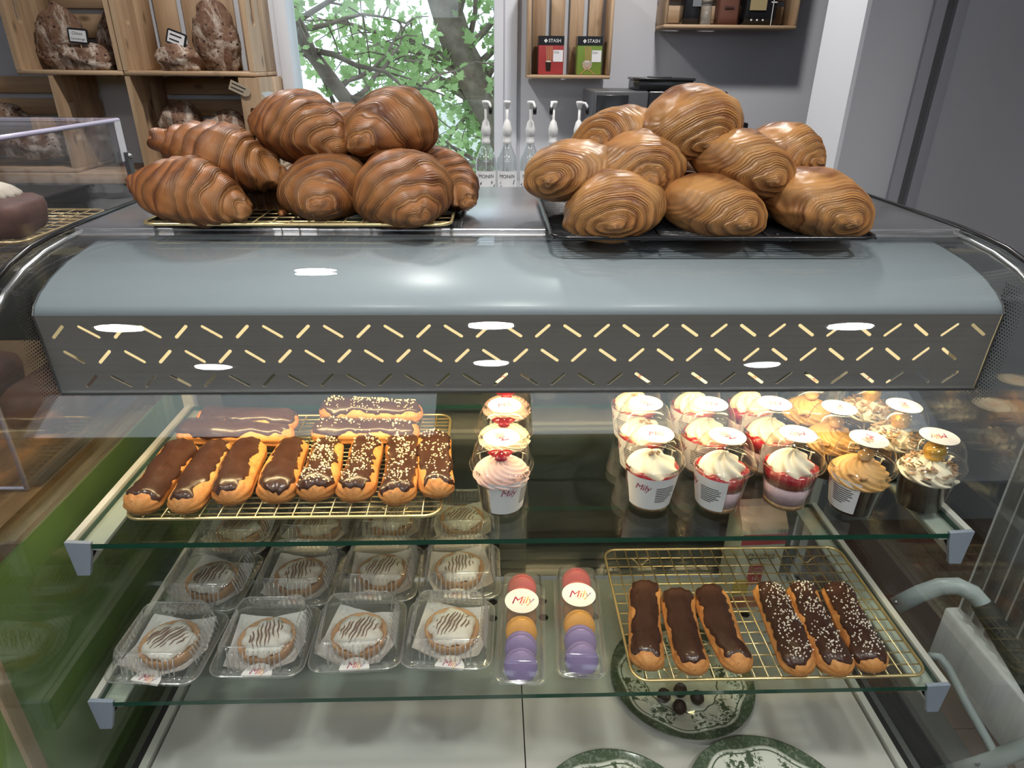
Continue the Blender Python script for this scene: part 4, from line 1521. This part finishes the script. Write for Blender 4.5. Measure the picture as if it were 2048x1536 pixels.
# ------------------------------------------------------------------ cream carton behind the rack
p = atz(1478, 1172, ZD)
ct = thing('cream_carton', 'gable-top carton of coffee cream with red and yellow print behind the lower rack', 'carton', (p.x, 1.085, ZD), .05)
W_ = .047
g = G()
g.box(-W_, W_, -.035, .035, 0, .20)
g.obj('carton_body', simple('carton_white', (.76, .72, .66), .45), ct, True, bevel=.002)
g = G().add([(-W_, -.035, .2), (W_, -.035, .2), (W_, .035, .2), (-W_, .035, .2), (-W_, -.002, .235), (W_, -.002, .235), (W_, .002, .235), (-W_, .002, .235), (-W_, -.002, .25), (W_, -.002, .25), (W_, .002, .25), (-W_, .002, .25)],
            [(0, 1, 5, 4), (2, 3, 7, 6), (1, 2, 6, 5), (3, 0, 4, 7), (4, 5, 9, 8), (6, 7, 11, 10), (5, 6, 10, 9), (7, 4, 8, 11), (8, 9, 10, 11)])
g.obj('gable_top', simple('carton_top', (.74, .55, .50), .45), ct, False)
red = simple('carton_red', (.62, .09, .12), .45)
for nm, a, b_, c, d, mt in (('red_band', -W_, W_, .165, .19, red), ('red_panel', -.02, .012, .062, .115, red), ('yellow_panel', -W_, -.012, .035, .075, simple('carton_yellow', (.70, .48, .12), .45)), ('orange_foot', -W_, W_, 0, .03, simple('carton_orange', (.66, .25, .16), .45))):
    G().box(a + .001, b_ - .001, -.0362, -.0352, c, d).obj(nm, mt, ct, False)
G().lathe([(0, 0), (.0165, 0)], 24).obj('badge', M['label_white'], ct, False, (.026, -.0364, .042), (PI / 2, 0, 0))
for s_, sz, mt, x, z in (('Qualité', .020, 'ink', 0, .135), ('COFFEE\nCREAM', .0085, 'ink_white', -.004, .100), ('10', .014, 'ink_white', -.004, .078), ('LOCAL', .0085, 'ink', .026, .042), ('10%', .012, 'ink', .033, .196)):
    ob('lettering', text_me(s_, sz, M[mt]), ct, (x, -.0370, z), (PI / 2, 0, 0))

# ------------------------------------------------------------------ left counter with acrylic cake display
XC = -.66
ctr = thing('service_counter', 'green painted counter with a thick butcher-block top left of the case', 'counter', (-1.1, .95, 0))
o0 = Vector((1.1, -.95, 0))
for i in range(7):
    a = -1.55 + i * (XC + 1.55) / 7
    b_ = a + (XC + 1.55) / 7
    o = G().box(a, b_ - .0006, .645, 1.42, .889, .931).obj('top_plank', M['butcher'], ctr, False)
    o.location = o0
o = G().box(-1.53, XC - .004, .66, 1.41, .06, .889).obj('green_panel', M['green'], ctr, False)
o.location = o0
o = G().box(XC - .0035, XC + .004, .640, .662, .0, .888).obj('corner_trim', M['pine_z'], ctr, False)
o.location = o0
o = G().box(-1.5, XC - .03, .70, 1.38, 0, .06).obj('toe_kick', M['black'], ctr, False)
o.location = o0

ax0, ax1, ay0, ay1, az0, az1 = -1.16, -.678, .832, 1.325, .932, 1.40
ac = thing('acrylic_display', 'clear acrylic two-tier cake display box on the butcher-block counter', 'display box', ((ax0 + ax1) / 2, (ay0 + ay1) / 2, az0))
oa = -ac.location


def apart(g, name, mat, smooth=False):
    o = g.obj(name, mat, ac, smooth)
    o.location = oa
    return o


th = .004
apart(G().box(ax1 - th, ax1, ay0, ay1, az0, az1), 'side_panel', M['acrylic'])
apart(G().box(ax0, ax0 + th, ay0, ay1, az0, az1), 'side_panel', M['acrylic'])
apart(G().box(ax0, ax1, ay0 - th, ay0, az0, az1), 'front_panel', M['acrylic'])
apart(G().box(ax0, ax1, ay0, ay1, az1, az1 + th), 'lid', M['acrylic'])
apart(G().box(ax0 + .005, ax1 - .005, ay0 + .12, ay1 - .01, 1.226, 1.231), 'inner_tier', M['acrylic'])
for a, b_, r in ((((ax1, ay0, az0), (ax1, ay0, az1)), .0035, 0), (((ax1, ay0, az1), (ax1, ay1, az1)), .004, 0), (((ax0, ay1, az1), (ax1, ay1, az1)), .003, 0), (((ax1, ay1, az0), (ax1, ay1, az1)), .002, 0), (((ax0, ay0, az0 + .003), (ax1, ay0, az0 + .003)), .0025, 0)):
    apart(G().tube(a, b_, 6), 'bonded_edge', M['acrylic_edge'], True)
apart(G().box(ax1 + .001, ax1 + .003, ay1 - .018, ay1 + .002, az1 - .07, az1 + .002), 'tape_strip', M['frost'])
apart(G().box(ax1 + .001, ax1 + .009, ay1 - .012, ay1 + .004, 1.285, 1.345), 'hinge', M['grey_plastic'])
for z in (1.292, 1.338):
    o = G().lathe([(0, .004), (.004, .003), (.005, 0)], 12).obj('hinge_screw', M['steel'], ac)
    o.location = Vector((ax1 + .009, ay1 - .004, z)) + oa
    o.rotation_euler = (0, PI / 2, 0)
g = G()
for k in range(3):
    g.box(XC - .014 + k * .006, XC - .011 + k * .006, .84, 1.30, .931, .948 - .003 * k)
apart(g, 'track_rail', M['acrylic'])
# rack and cakes on the inner tier
rack('gold_cooling_rack', 'gold wire cooling rack inside the acrylic cake display', -1.12, -.705, 1.02, 1.27, 1.251, .019, 14, 10, M['gold'])


def loaf_cake(label, x, y, z, sx_, sy_, sz_, rz, rosettes, mt):
    t = thing('loaf_cake', label, 'cake', (x, y, z), rz, 'cakes in the acrylic display')
    rings = []
    for q, s in ((0, .86), (.12, .95), (.6, 1.0), (.8, .97), (.93, .85), (1.0, .55)):
        rings.append([(px * (1 + .03 * noise.noise(Vector((px * 40, py * 40, q * 4)))), py, q * sz_ + .006 * noise.noise(Vector((px * 30, py * 30, q)))) for px, py, _ in rrect(sx_ * s, sy_ * s, .03 * s, 0, 5, 0, 3)])
    G().rings(rings).obj('cake_body', mt, t)
    for (a, b_, R, tl) in rosettes:
        fn = lambda r, zz, an: (r * (1 + .13 * math.cos(16 * an)), zz)
        o = G().lathe([(R * .6, 0), (R, .003), (R * .96, .010), (R * .75, .018), (R * .45, .024), (R * .12, .028), (0.0002, .029)], 64, fn=fn).obj('cream_rosette', M['cream'], t, True)
        o.location = (a, b_, sz_ - .006)
        o.rotation_euler = tl
    return t


cakeb = simple('brown_cake', (.10, .035, .022), .6, col2=(.16, .06, .035), nscale=30, bump=.4)
loaf_cake('brown loaf cake with two large cream rosettes on the gold rack in the display', -.787, 1.075, 1.252, .075, .065, .052, .2, ((-.005, -.045, .040, (.75, 0, 0)), (.006, .03, .036, (0, 0, 0))), cakeb)
loaf_cake('dark loaf cake on the counter inside the acrylic display, nearer the right wall', -.76, 1.10, .934, .06, .11, .07, 0, (), cakeb)
loaf_cake('dark loaf cake on the counter inside the acrylic display, further left', -.93, 1.08, .934, .06, .11, .08, .1, (), cakeb)

# ------------------------------------------------------------------ bread crates on the back wall
YF = 2.65
YK = YB - .012


def board(t, org, x0, x1, y0, y1, z0, z1, mt, name='slat'):
    o = G().box(x0, x1, y0, y1, z0, z1).obj(name, M[mt], t, True, bevel=.0025, segs=1)
    o.location = -Vector(org)
    return o


def slot_board(t, org, x0, x1, y0, y1, z0, z1, hz, hl, axis='y'):
    """upright side board with an oval hand hole"""
    if axis == 'y':
        out = [(y0, z0), (y1, z0), (y1, z1), (y0, z1)]
        h = stadium((y0 + y1) / 2, hz, hl, .030, PI / 2, 6)
        g = holed(out, [h], x1 - x0, lambda u, v, wd: (x0 + wd, u, v))
    else:
        out = [(x0, z0), (x1, z0), (x1, z1), (x0, z1)]
        h = stadium((x0 + x1) / 2, hz, hl, .020, PI / 2, 6)
        g = holed(out, [h], y1 - y0, lambda u, v, wd: (u, y0 + wd, v))
    o = g.obj('side_board', M['pine_z'], t, False)
    o.location = -Vector(org)


def crate(label, x0, x1, z0, z1, back, yf=YF, group='wooden crates on the back wall', sides=True, b=.016):
    org = ((x0 + x1) / 2, (yf + YK) / 2, z0)
    t = thing('wooden_crate', label, 'crate', org, 0, group)
    ym = yf + (YK - yf) * .52
    for xa in (x0, x1 - b):
        if sides:
            slot_board(t, org, xa, xa + b, yf, ym - .004, z0 + b, z1, z0 + (z1 - z0) * .55, .13)
            board(t, org, xa, xa + b, ym + .004, YK - .012, z0 + b, z1, 'pine_z', 'side_board')
        else:
            board(t, org, xa, xa + b, yf, YK - .012, z0 + b, z1, 'pine_z', 'side_board')
    board(t, org, x0, x1, yf, ym - .003, z0, z0 + b, 'pine_x', 'bottom_slat')
    board(t, org, x0, x1, ym + .003, YK, z0, z0 + b, 'pine_x', 'bottom_slat')
    if back == 'v':
        n = 4
        s = (x1 - x0 - 2 * b) / n
        for i in range(n):
            board(t, org, x0 + b + i * s + .010, x0 + b + (i + 1) * s - .010, YK - .010, YK, z0 + b, z1, 'pine_z', 'back_slat')
    else:
        n = 4
        s = (z1 - z0 - b) / n
        for i in range(n):
            board(t, org, x0, x1, YK - .010, YK, z0 + b + i * s + .009, z0 + b + (i + 1) * s - .009, 'pine_x', 'back_slat')
    return t


crate('upper left bread crate with horizontal back slats and round loaves', -1.668, -1.300, 1.447, 1.86, 'h')
crate('upper right bread crate with upright back slats beside the window', -1.296, -.838, 1.447, 1.86, 'v')
crate('lower left bread crate cut by the frame, behind the acrylic display', -2.05, -1.548, 1.115, 1.445, 'h')
cD = crate('lower right bread crate with a hanging tag, above the croissants', -1.297, -.822, 1.115, 1.445, 'h')
slot_board(cD, ((-1.297 - .822) / 2, (YF + YK) / 2, 1.115), -.895, -.822, YF - .013, YF - .001, 1.115, 1.444, 1.30, .09, 'x')
sh = thing('wall_plank', 'long pine plank carrying the lower bread crates', 'shelf', (-1.45, 2.79, 1.075))
G().box(-.75, .63, -.15, .148, 0, .038).obj('plank', M['pine_x'], sh, True, bevel=.003)
bc = thing('back_cabinet', 'black cabinet under the bread crates', 'cabinet', (-1.45, 2.78, 0))
G().box(-.75, .64, -.12, .155, 0, 1.07).obj('carcass', M['black_gloss'], bc, False)
for i in range(3):
    G().box(-.74 + i * .46, -.74 + i * .46 + .45, -.135, -.122, .1, 1.0).obj('door', simple('cabinet_door_dark_%d' % i, (.02, .024, .022), .25), bc, True, bevel=.003)


def bread(label, px, py, y, sx_, sy_, sz_, rot, seed, name='bread_loaf'):
    o_ = Vector((seed * 7.3, 0, 0))
    rings = []
    for i in range(25):
        th_ = -PI / 2 + PI * i / 24
        ring = []
        for k in range(40):
            a = 2 * PI * k / 40
            n = Vector((math.cos(th_) * math.cos(a), math.cos(th_) * math.sin(a), math.sin(th_)))
            d = 1 + .16 * noise.noise(n * 1.5 + o_) + .10 * noise.noise(n * 4 + o_)
            # scored ridges over the back
            d += .05 * max(0, math.sin(n.z * 9 + n.x * 3 + seed)) * max(0, -n.y + .3)
            ring.append((n.x * sx_ * d, n.y * sy_ * d, n.z * sz_ * d))
        rings.append(ring)
    p = aty(px, py, y)
    return tag(G().rings(rings).obj(name, M['bread'], None, True, p, rot), label, 'bread', 'rustic loaves in the crates')


bread('large dark loaf leaning in the upper left crate behind the black sign', 122, 84, 2.80, .082, .060, .118, (.15, .25, .1), 1)
bread('floury loaf half hidden at the right of the upper left crate', 232, 84, 2.80, .06, .06, .115, (.1, .2, .3), 2)
bread('low lumpy loaf lying in front in the upper left crate', 178, 118, 2.70, .095, .055, .050, (0, .1, .1), 3)
bread('small round loaf at the front of the upper right crate', 358, 119, 2.71, .078, .06, .052, (0, 0, .1), 4)
bread('tall upright oval loaf at the right of the upper right crate', 432, 80, 2.82, .082, .06, .125, (.1, -.05, 0), 5)
bread('dark floury loaf in the lower right crate', 366, 252, 2.76, .08, .06, .085, (0, .3, 0), 6)
bread('loaf at the right end of the lower right crate, mostly behind croissants', 458, 262, 2.76, .07, .06, .080, (0, .3, 0), 7)
bread('loaf at the left edge of the lower left crate', 14, 236, 2.76, .08, .05, .05, (0, .1, 0), 8)
bread('long low loaf in the lower left crate seen through acrylic', 70, 288, 2.72, .15, .06, .055, (0, .03, 0), 9)


def sign(label, px, py, y, lines, tilt):
    p = aty(px, py, y)
    t = thing('bread_sign', label, 'sign', p, 0, 'name signs stuck in loaves')
    t.rotation_euler = (0, tilt, 0)
    g = G().rings([rrect(.034, .024, .007, 0, 4), rrect(.034, .024, .007, .004, 4)])
    o = g.obj('frame', M['black'], t, False, None, (PI / 2, 0, 0))
    G().box(-.028, .028, -.0052, -.0042, -.018, .018).obj('card', M['label_white'], t, False)
    for i, (s_, z) in enumerate(lines):
        if s_:
            ob('lettering', text_me(s_, .013 if len(s_) < 7 else .0095, M['ink'], .1), t, (-.001, -.0056, z), (PI / 2, 0, 0))
        else:
            G().box(-.022, .018 - .006 * i, -.0056, -.0053, z - .0025, z + .0025).obj('lettering', M['ink'], t, False)
    G().tube([(.003, 0, -.024), (.006, .002, -.075)], .0018, 6).obj('pick', M['pine_z'], t)


sign('black framed sign reading Choco in the upper left crate', 157, 72, 2.66, (('Choco', .008), ('Canneberge', -.009)), .08)
sign('small black framed sign tilted over the small round loaf', 353, 77, 2.69, ((None, .008), (None, -.008)), .35)
p = aty(479, 178, YF - .02)
t = thing('hanging_tag', 'tan paper hang tag with two lines on the lower right crate', 'tag', p)
t.rotation_euler = (0, .42, 0)
g = G().add([(-.036, 0, -.016), (.026, 0, -.016), (.038, 0, -.006), (.038, 0, .008), (.028, 0, .017), (-.036, 0, .017), (-.036, .0015, -.016), (.026, .0015, -.016), (.038, .0015, -.006), (.038, .0015, .008), (.028, .0015, .017), (-.036, .0015, .017)],
            [(0, 1, 2, 3, 4, 5), (11, 10, 9, 8, 7, 6)] + [(i, i + 6, (i + 1) % 6 + 6, (i + 1) % 6) for i in range(6)])
g.obj('card', simple('kraft_card', (.42, .34, .25), .8), t, False)
for z, l in ((.008, .05), (-.005, .046)):
    G().box(-.03, -.03 + l, -.0006, -.0002, z - .002, z + .002).obj('lettering', M['ink'], t, False)

# ------------------------------------------------------------------ tea crate, tea boxes
t1 = crate('small wall crate holding two tea boxes right of the window', .142, .460, 1.447, 1.80, 'v', 2.80, 'small crates on the right wall', False, .013)
TY = 2.83


def tea(label, px0, px1, col, cup_dark):
    a, b_ = aty(px0, 145, TY), aty(px1, 145, TY)
    cx = (a.x + b_.x) / 2
    wd = (b_.x - a.x) / 2
    H_ = .132
    t = thing('tea_box', label, 'tea box', (cx, TY, 1.4605), 0, 'tea boxes in the small crate')
    G().box(-wd, wd, 0, .07, 0, H_).obj('carton', simple('tea_' + label[:5], col, .45, col2=tuple(q * .8 for q in col), nscale=9), t, True, bevel=.0015)
    G().box(-wd - .0004, wd + .0004, -.0012, .0712, H_ - .030, H_ + .0006).obj('black_top', M['black_gloss'], t, False)
    ob('lettering', text_me('STASH', .0165, M['ink_white'], 0, 0, .0004), t, (.013, -.0016, H_ - .016), (PI / 2, 0, 0))
    for q in range(4):
        o = G().box(-.0024, .0024, -.0014, -.0012, -.0024, .0024).obj('emblem', M['ink_white'], t, False, (-.021 + .0038 * math.cos(q * PI / 2), 0, H_ - .016 + .0038 * math.sin(q * PI / 2)), (0, PI / 4, 0))
    G().box(.008, wd - .003, -.0012, -.0006, .045, .085).obj('white_panel', M['label_white'], t, False)
    ob('lettering', text_me('Chai', .011, M['grey_plastic']), t, (.020, -.0016, .077), (PI / 2, 0, 0))
    stick = M['tart']
    g = G()
    for k in range(4):
        x = -.016 + k * .006
        g.add([(x, -.0010, .05), (x + .003, -.0010, .05), (x + .001 + (k - 1.5) * .001, -.0010, .098), (x - .002 + (k - 1.5) * .001, -.0010, .098)], [(0, 1, 2, 3)])
    if not cup_dark:
        for sgn in (-1, 1):
            g.add([(-.028 * sgn - .008, -.0013, .002), (-.028 * sgn - .003, -.0013, .002), (.016 * sgn - .006, -.0013, .036), (.016 * sgn - .011, -.0013, .036)], [(0, 1, 2, 3)])
    g.obj('cinnamon_print', stick, t, False)
    g = G()
    if cup_dark:
        g.add([(-.021, -.0011, .046), (.001, -.0011, .046), (-.001, -.0011, .012), (-.018, -.0011, .012)], [(0, 1, 2, 3)])
        g.obj('glass_print', M['dark_cake'], t, False)
    else:
        g.add([(-.008 + .019 * math.cos(k * PI / 8), -.0011, .038 + .014 * math.sin(k * PI / 8) * (1 if k < 8 else 1.5)) for k in range(16)], [tuple(range(16))])
        g.obj('bowl_print', simple('bowl_grey', (.42, .36, .30), .6), t, False)
    g = G().add([(-.009 + .011 * math.cos(k * PI / 8), -.0014, (.046 if cup_dark else .046) + .003 * math.sin(k * PI / 8)) for k in range(16)], [tuple(range(16))])
    g.obj('drink_print', simple('foam', (.66, .58, .48), .6), t, False)


tea('red tea carton with black top in the small crate', 1076, 1126, (.42, .05, .055), True)
tea('green tea carton with black top in the small crate', 1153, 1202, (.19, .30, .045), False)

# second crate with coffee bags
t2_ = crate('small wall crate of coffee bags at the upper right', .648, 1.150, 1.622, 1.95, 'h', 2.80, 'small crates on the right wall', False, .013)


def cbag(label, px0, px1, y, h, mt, deco, name='coffee_bag', cat='coffee bag'):
    a, b_ = aty(px0, 40, y), aty(px1, 40, y)
    wd = (b_.x - a.x) / 2
    t = thing(name, label, cat, ((a.x + b_.x) / 2, y, 1.6355), 0, 'goods in the coffee crate')
    g = G()
    rings = []
    for q in range(9):
        f = q / 8
        d = .035 * (1 - .9 * max(0, f - .55) / .45) * (.85 + .15 * math.sin(f * PI))
        rings.append(rrect(wd * (1 - .03 * math.sin(f * PI)), d, min(.012, d * .8), f * h, 4, cy=.036))
    g.rings(rings)
    g.obj('bag', mt, t, True)
    for nm, x0, x1, z0, z1, m_ in deco:
        G().box(x0 * wd, x1 * wd, -.0012, -.0004, z0, z1).obj(nm, m_, t, False)
    return t


cbag('black coffee bag with a grey label at the left of the coffee crate', 1366, 1402, 2.83, .26, M['black_gloss'], (('label', -.1, .85, .06, .16, simple('grey_label', (.20, .22, .24), .6)),))
cbag('reddish brown bag between black bags in the coffee crate', 1436, 1478, 2.83, .24, simple('brown_kraft', (.16, .065, .045), .6), (('lettering', -.5, .4, .055, .062, simple('brown_ink', (.06, .025, .02), .6)),))
bg_ = cbag('black coffee bag with a tan label and white side print in the coffee crate', 1488, 1554, 2.83, .27, M['black_gloss'],
           (('label', -.75, .25, .05, .15, simple('tan_label', (.40, .32, .17), .6)), ('side_print', .62, .66, .0, .16, M['ink_white']), ('side_print', .50, .86, .075, .079, M['ink_white']), ('side_print', .52, .84, .088, .092, M['ink_white']), ('side_print', .50, .80, .100, .104, M['ink_white'])))
for k in range(3):
    G().lathe([(0, 0), (.0035, 0)], 12).obj('dot', M['ink_white'], bg_, False, (-.036 + k * .022, -.001, .018), (PI / 2, 0, 0))
p = aty(1412, 46, 2.81)
jr = thing('spice_jar', 'small clear jar with a pale lid in front of the coffee bags', 'jar', (p.x, 2.822, 1.6355), 0, 'goods in the coffee crate')
G().lathe([(0, .001), (.018, .001), (.019, .003), (.019, .06), (.016, .068), (.016, .07)], 20).obj('glass_body', M['bottle'], jr)
G().lathe([(0, .07), (.019, .07), (.019, .092), (0, .094)], 20).obj('lid', simple('jar_lid', (.45, .40, .36), .5), jr)

# ------------------------------------------------------------------ counter behind, machine, syrup bottles
kc = thing('rear_counter', 'pale rear counter under the syrup bottles and black machine', 'counter', (.4, 2.6, 0))
G().box(-.75, .58, -.30, .335, 1.02, 1.05).obj('worktop', simple('worktop_grey', (.45, .45, .46), .4), kc, True, bevel=.003)
G().box(-.74, .57, -.28, .33, 0, 1.02).obj('cabinet', M['wall_white'], kc, False)
mc = thing('coffee_machine', 'black boxy coffee machine behind the rolled pastries', 'coffee machine', (.53, 2.62, 1.051))
G().box(-.172, .02, -.12, .18, 0, .365).obj('body', M['grey_plastic'], mc, True, bevel=.006)
G().box(-.160, -.050, -.124, -.119, .10, .352).obj('front_panel', M['black_gloss'], mc, True, bevel=.002)
G().box(.02, .30, -.11, .18, 0, .365).obj('side_body', M['black_gloss'], mc, True, bevel=.006)
G().box(-.012, .178, -.10, .10, .366, .398).obj('hopper', M['black_gloss'], mc, True, bevel=.004)
G().box(-.016, .182, -.104, .104, .398, .406).obj('hopper_lid', M['black_gloss'], mc, True, bevel=.002)
G().box(.04, .12, -.02, .03, .4062, .410).obj('lid_handle', M['grey_plastic'], mc, True, bevel=.001)
G().box(.30, .40, -.08, .18, 0, .262).obj('water_tank', M['black_gloss'], mc, True, bevel=.006)

BY = 2.50
for i, (px, rz) in enumerate(((972, -.9), (1014, PI / 2), (1060, -1.1), (1105, -2.0), (1155, -.35))):
    x = aty(px, 300, BY).x
    t = thing('syrup_bottle', ['syrup bottle with pump, leftmost and in front of the window', 'syrup bottle with pump, second from the left at the window edge', 'syrup bottle with a dark plant on its label, third from the left', 'syrup bottle with pump, fourth and half behind pastries', 'syrup bottle with pump, rightmost, behind pastries'][i],
              'syrup bottle', (x, BY, 1.052), 0, 'pump syrup bottles on the rear counter')
    ob('glass_body', cached('sb', lambda: G().lathe([(0, .002), (.034, .002), (.037, .006), (.037, .125), (.035, .142), (.024, .165), (.0150, .185), (.0135, .205), (.0135, .222)], 26).mesh('glass_body', M['bottle'])), t)

    def lab_():
        g = G()
        n = 16
        w_ = 1.25
        g.rings([[(.0376 * math.sin(-w_ + 2 * w_ * k / n), -.0376 * math.cos(-w_ + 2 * w_ * k / n), z) for k in range(n + 1)] for z in (.020, .100)], False, False)
        return g.mesh('label', M['label_white'])
    lb = ob('label', cached('sbl', lab_), t)

    def lt2():
        me = text_me('MONIN', .0175, M['ink'], 0, 0, .0004).copy()
        for v in me.vertices:
            a = v.co.x / .038
            v.co = Vector((.0382 * math.sin(a), -.0382 * math.cos(a), .082 + v.co.y))
        return me
    ob('lettering', cached('sblt', lt2), lb)
    g = G()
    r = random.Random(i)
    for k in range(7):
        a = r.choice((-1, 1)) * r.uniform(.35, .9)
        z = r.uniform(.028, .066)
        l = r.uniform(.005, .009)
        g.add([(.0382 * math.sin(a + dx), -.0382 * math.cos(a + dx), z + dz) for dx, dz in ((-l * 14, 0), (0, l * .6), (l * 14, l), (0, -l * .5))], [(0, 1, 2, 3)])
    g.obj('plant_print', simple('plant_ink_%d' % i, [(.06, .07, .06), (.16, .18, .22), (.03, .035, .03), (.1, .1, .1), (.1, .1, .1)][i], .6), lb, False)
    ob('pump_collar', cached('pc', lambda: G().lathe([(.0145, .190), (.0155, .192), (.0155, .200), (.0140, .203), (.0135, .218), (.0165, .222), (.0170, .240), (.0150, .246), (.0110, .262), (.006, .268), (.0045, .272), (.0045, .318), (0, .318)], 20).mesh('pump_collar', M['white_plastic'])), t)
    hd = ob('pump_head', cached('ph', lambda: G().lathe([(0, .305), (.006, .306), (.012, .322), (.0135, .326), (.012, .330), (0, .331)], 18).mesh('pump_head', M['white_plastic'])), t)
    sp = ob('spout', cached('sp', lambda: G().tube([(0, 0, .325), (.020, 0, .324), (.026, 0, .316), (.027, 0, .300)], [.0045, .0045, .0045, .0055], 10).mesh('spout', M['white_plastic' if i == 1 else 'white_plastic'])), t, None, (0, 0, rz))
    if i != 1:
        ob('spout_cap', cached('spc', lambda: G().lathe([(0, .288), (.0062, .288), (.0068, .300), (.0062, .312), (0, .312)], 12).mesh('spout_cap', M['black_gloss'])), sp, (.027, 0, 0))
    ob('dip_tube', cached('dt', lambda: G().tube([(0, 0, .02), (0, 0, .19)], .003, 6).mesh('dip_tube', M['white_plastic'])), t)
# pale spatula sticking up behind the croissants
a, b_ = aty(532, 186, 1.30), aty(640, 236, 1.27)
t = thing('spatula', 'pale blade poking out above the croissants on the left', 'utensil', (a + b_) / 2)
d = (b_ - a)
g = G().rings([[(-d.length / 2 + u * d.length, v * w_, q) for v, q in ((-1, -.0012), (1, -.0012), (1, .0012), (-1, .0012))] for u, w_ in ((0, .001), (.08, .006), (.3, .009), (.6, .008), (1.0, .006))])
o = g.obj('blade', simple('pale_blade', (.62, .70, .74), .35), t, False)
o.rotation_euler = (PI / 2, math.atan2(-d.z, d.x) * 1., 0)
bs = t.location
G().tube([Vector(b_) - bs, Vector((b_.x + .05, 1.26, 1.33)) - bs, Vector((b_.x + .06, 1.25, 1.305)) - bs], .005, 8).obj('handle', M['grey_plastic'], t)

# ------------------------------------------------------------------ right side: pilaster and folding cart
pl = struct(ob('trim_1', None, None, (1.25, 1.33, 0)))
G().box(.012, .36, -.42, 0, 0, 2.75).obj('pilaster_core', M['whitewash'], pl, False)
for k in range(9):
    y = -.012 - k * .045
    o = G().tube([(0.012, y - .018, .20), (0.012, y - .018, 2.7)], .0165, 10).obj('flute', M['whitewash'], pl)
G().box(-.012, .38, -.43, .016, 0, .17).obj('pilaster_base', M['whitewash'], pl, True, bevel=.008)

crt = thing('folding_cart', 'grey tubular folding cart with a black foam grip beside the case', 'cart', (.95, 1.0, 0))
oc = -crt.location
H1 = [(1790, 1212, .80), (1840, 1187, .84), (1880, 1173, .87), (1915, 1172, .895), (1945, 1186, .92), (1968, 1212, .94)]
H2 = [(1964, 1207, .937), (1995, 1258, .955), (2048, 1345, .98), (2110, 1446, 1.01)]
P1 = [atx(a, b_, x) + oc for a, b_, x in H1]
P2 = [atx(a, b_, x) + oc for a, b_, x in H2]
base1 = Vector((P1[0].x - .02, P1[0].y + .06, -.0 + .02))
G().tube(P1 + [P2[1]], .0165, 14).obj('handle_tube', M['cart'], crt)
G().tube(P2, .0195, 14).obj('foam_grip', M['rubber'], crt)
G().tube([P2[-1], P2[-1] + Vector((.02, -.06, -.12)), Vector((P2[-1].x + .02, P2[-1].y - .1, .03))], .0165, 12).obj('leg_tube', M['cart'], crt)
G().tube([P1[0] + Vector((-.012, .004, -.012)), P1[0] + Vector((.004, .03, -.05)), Vector((P1[0].x + .03, P1[0].y + .1, .02))], .013, 12).obj('leg_tube', M['cart'], crt)
S1 = [(1858, 1312, .90), (1880, 1314, .915), (1896, 1335, .925), (1930, 1402, .945), (1990, 1508, .975), (2010, 1545, .985)]
PS = [atx(a, b_, x) + oc for a, b_, x in S1]
G().tube(PS, .0085, 10).obj('side_bar', M['cart'], crt)
PT = [atx(a, b_, x) + oc for a, b_, x in ((1880, 1552, .93), (1960, 1530, .96), (2048, 1496, 1.0), (2120, 1466, 1.04))]
G().tube(PT, .0165, 14).obj('lower_tube', M['cart'], crt)
for (a, b_, x) in ((1792, 1206, .793), (1955, 1528, .945)):
    q = atx(a, b_, x) + oc
    G().lathe([(0, .003), (.004, .0025), (.006, 0)], 12).obj('bolt', M['steel'], crt, True, q, (PI / 2, -.9, 0))
g = G().box(-.06, .22, -.25, .12, .0, .035)
g.obj('platform', M['rubber'], crt, True, Vector((.9, 1.05, .02)) + oc, (0, 0, 0), bevel=.008)
bpy.context.view_layer.update()
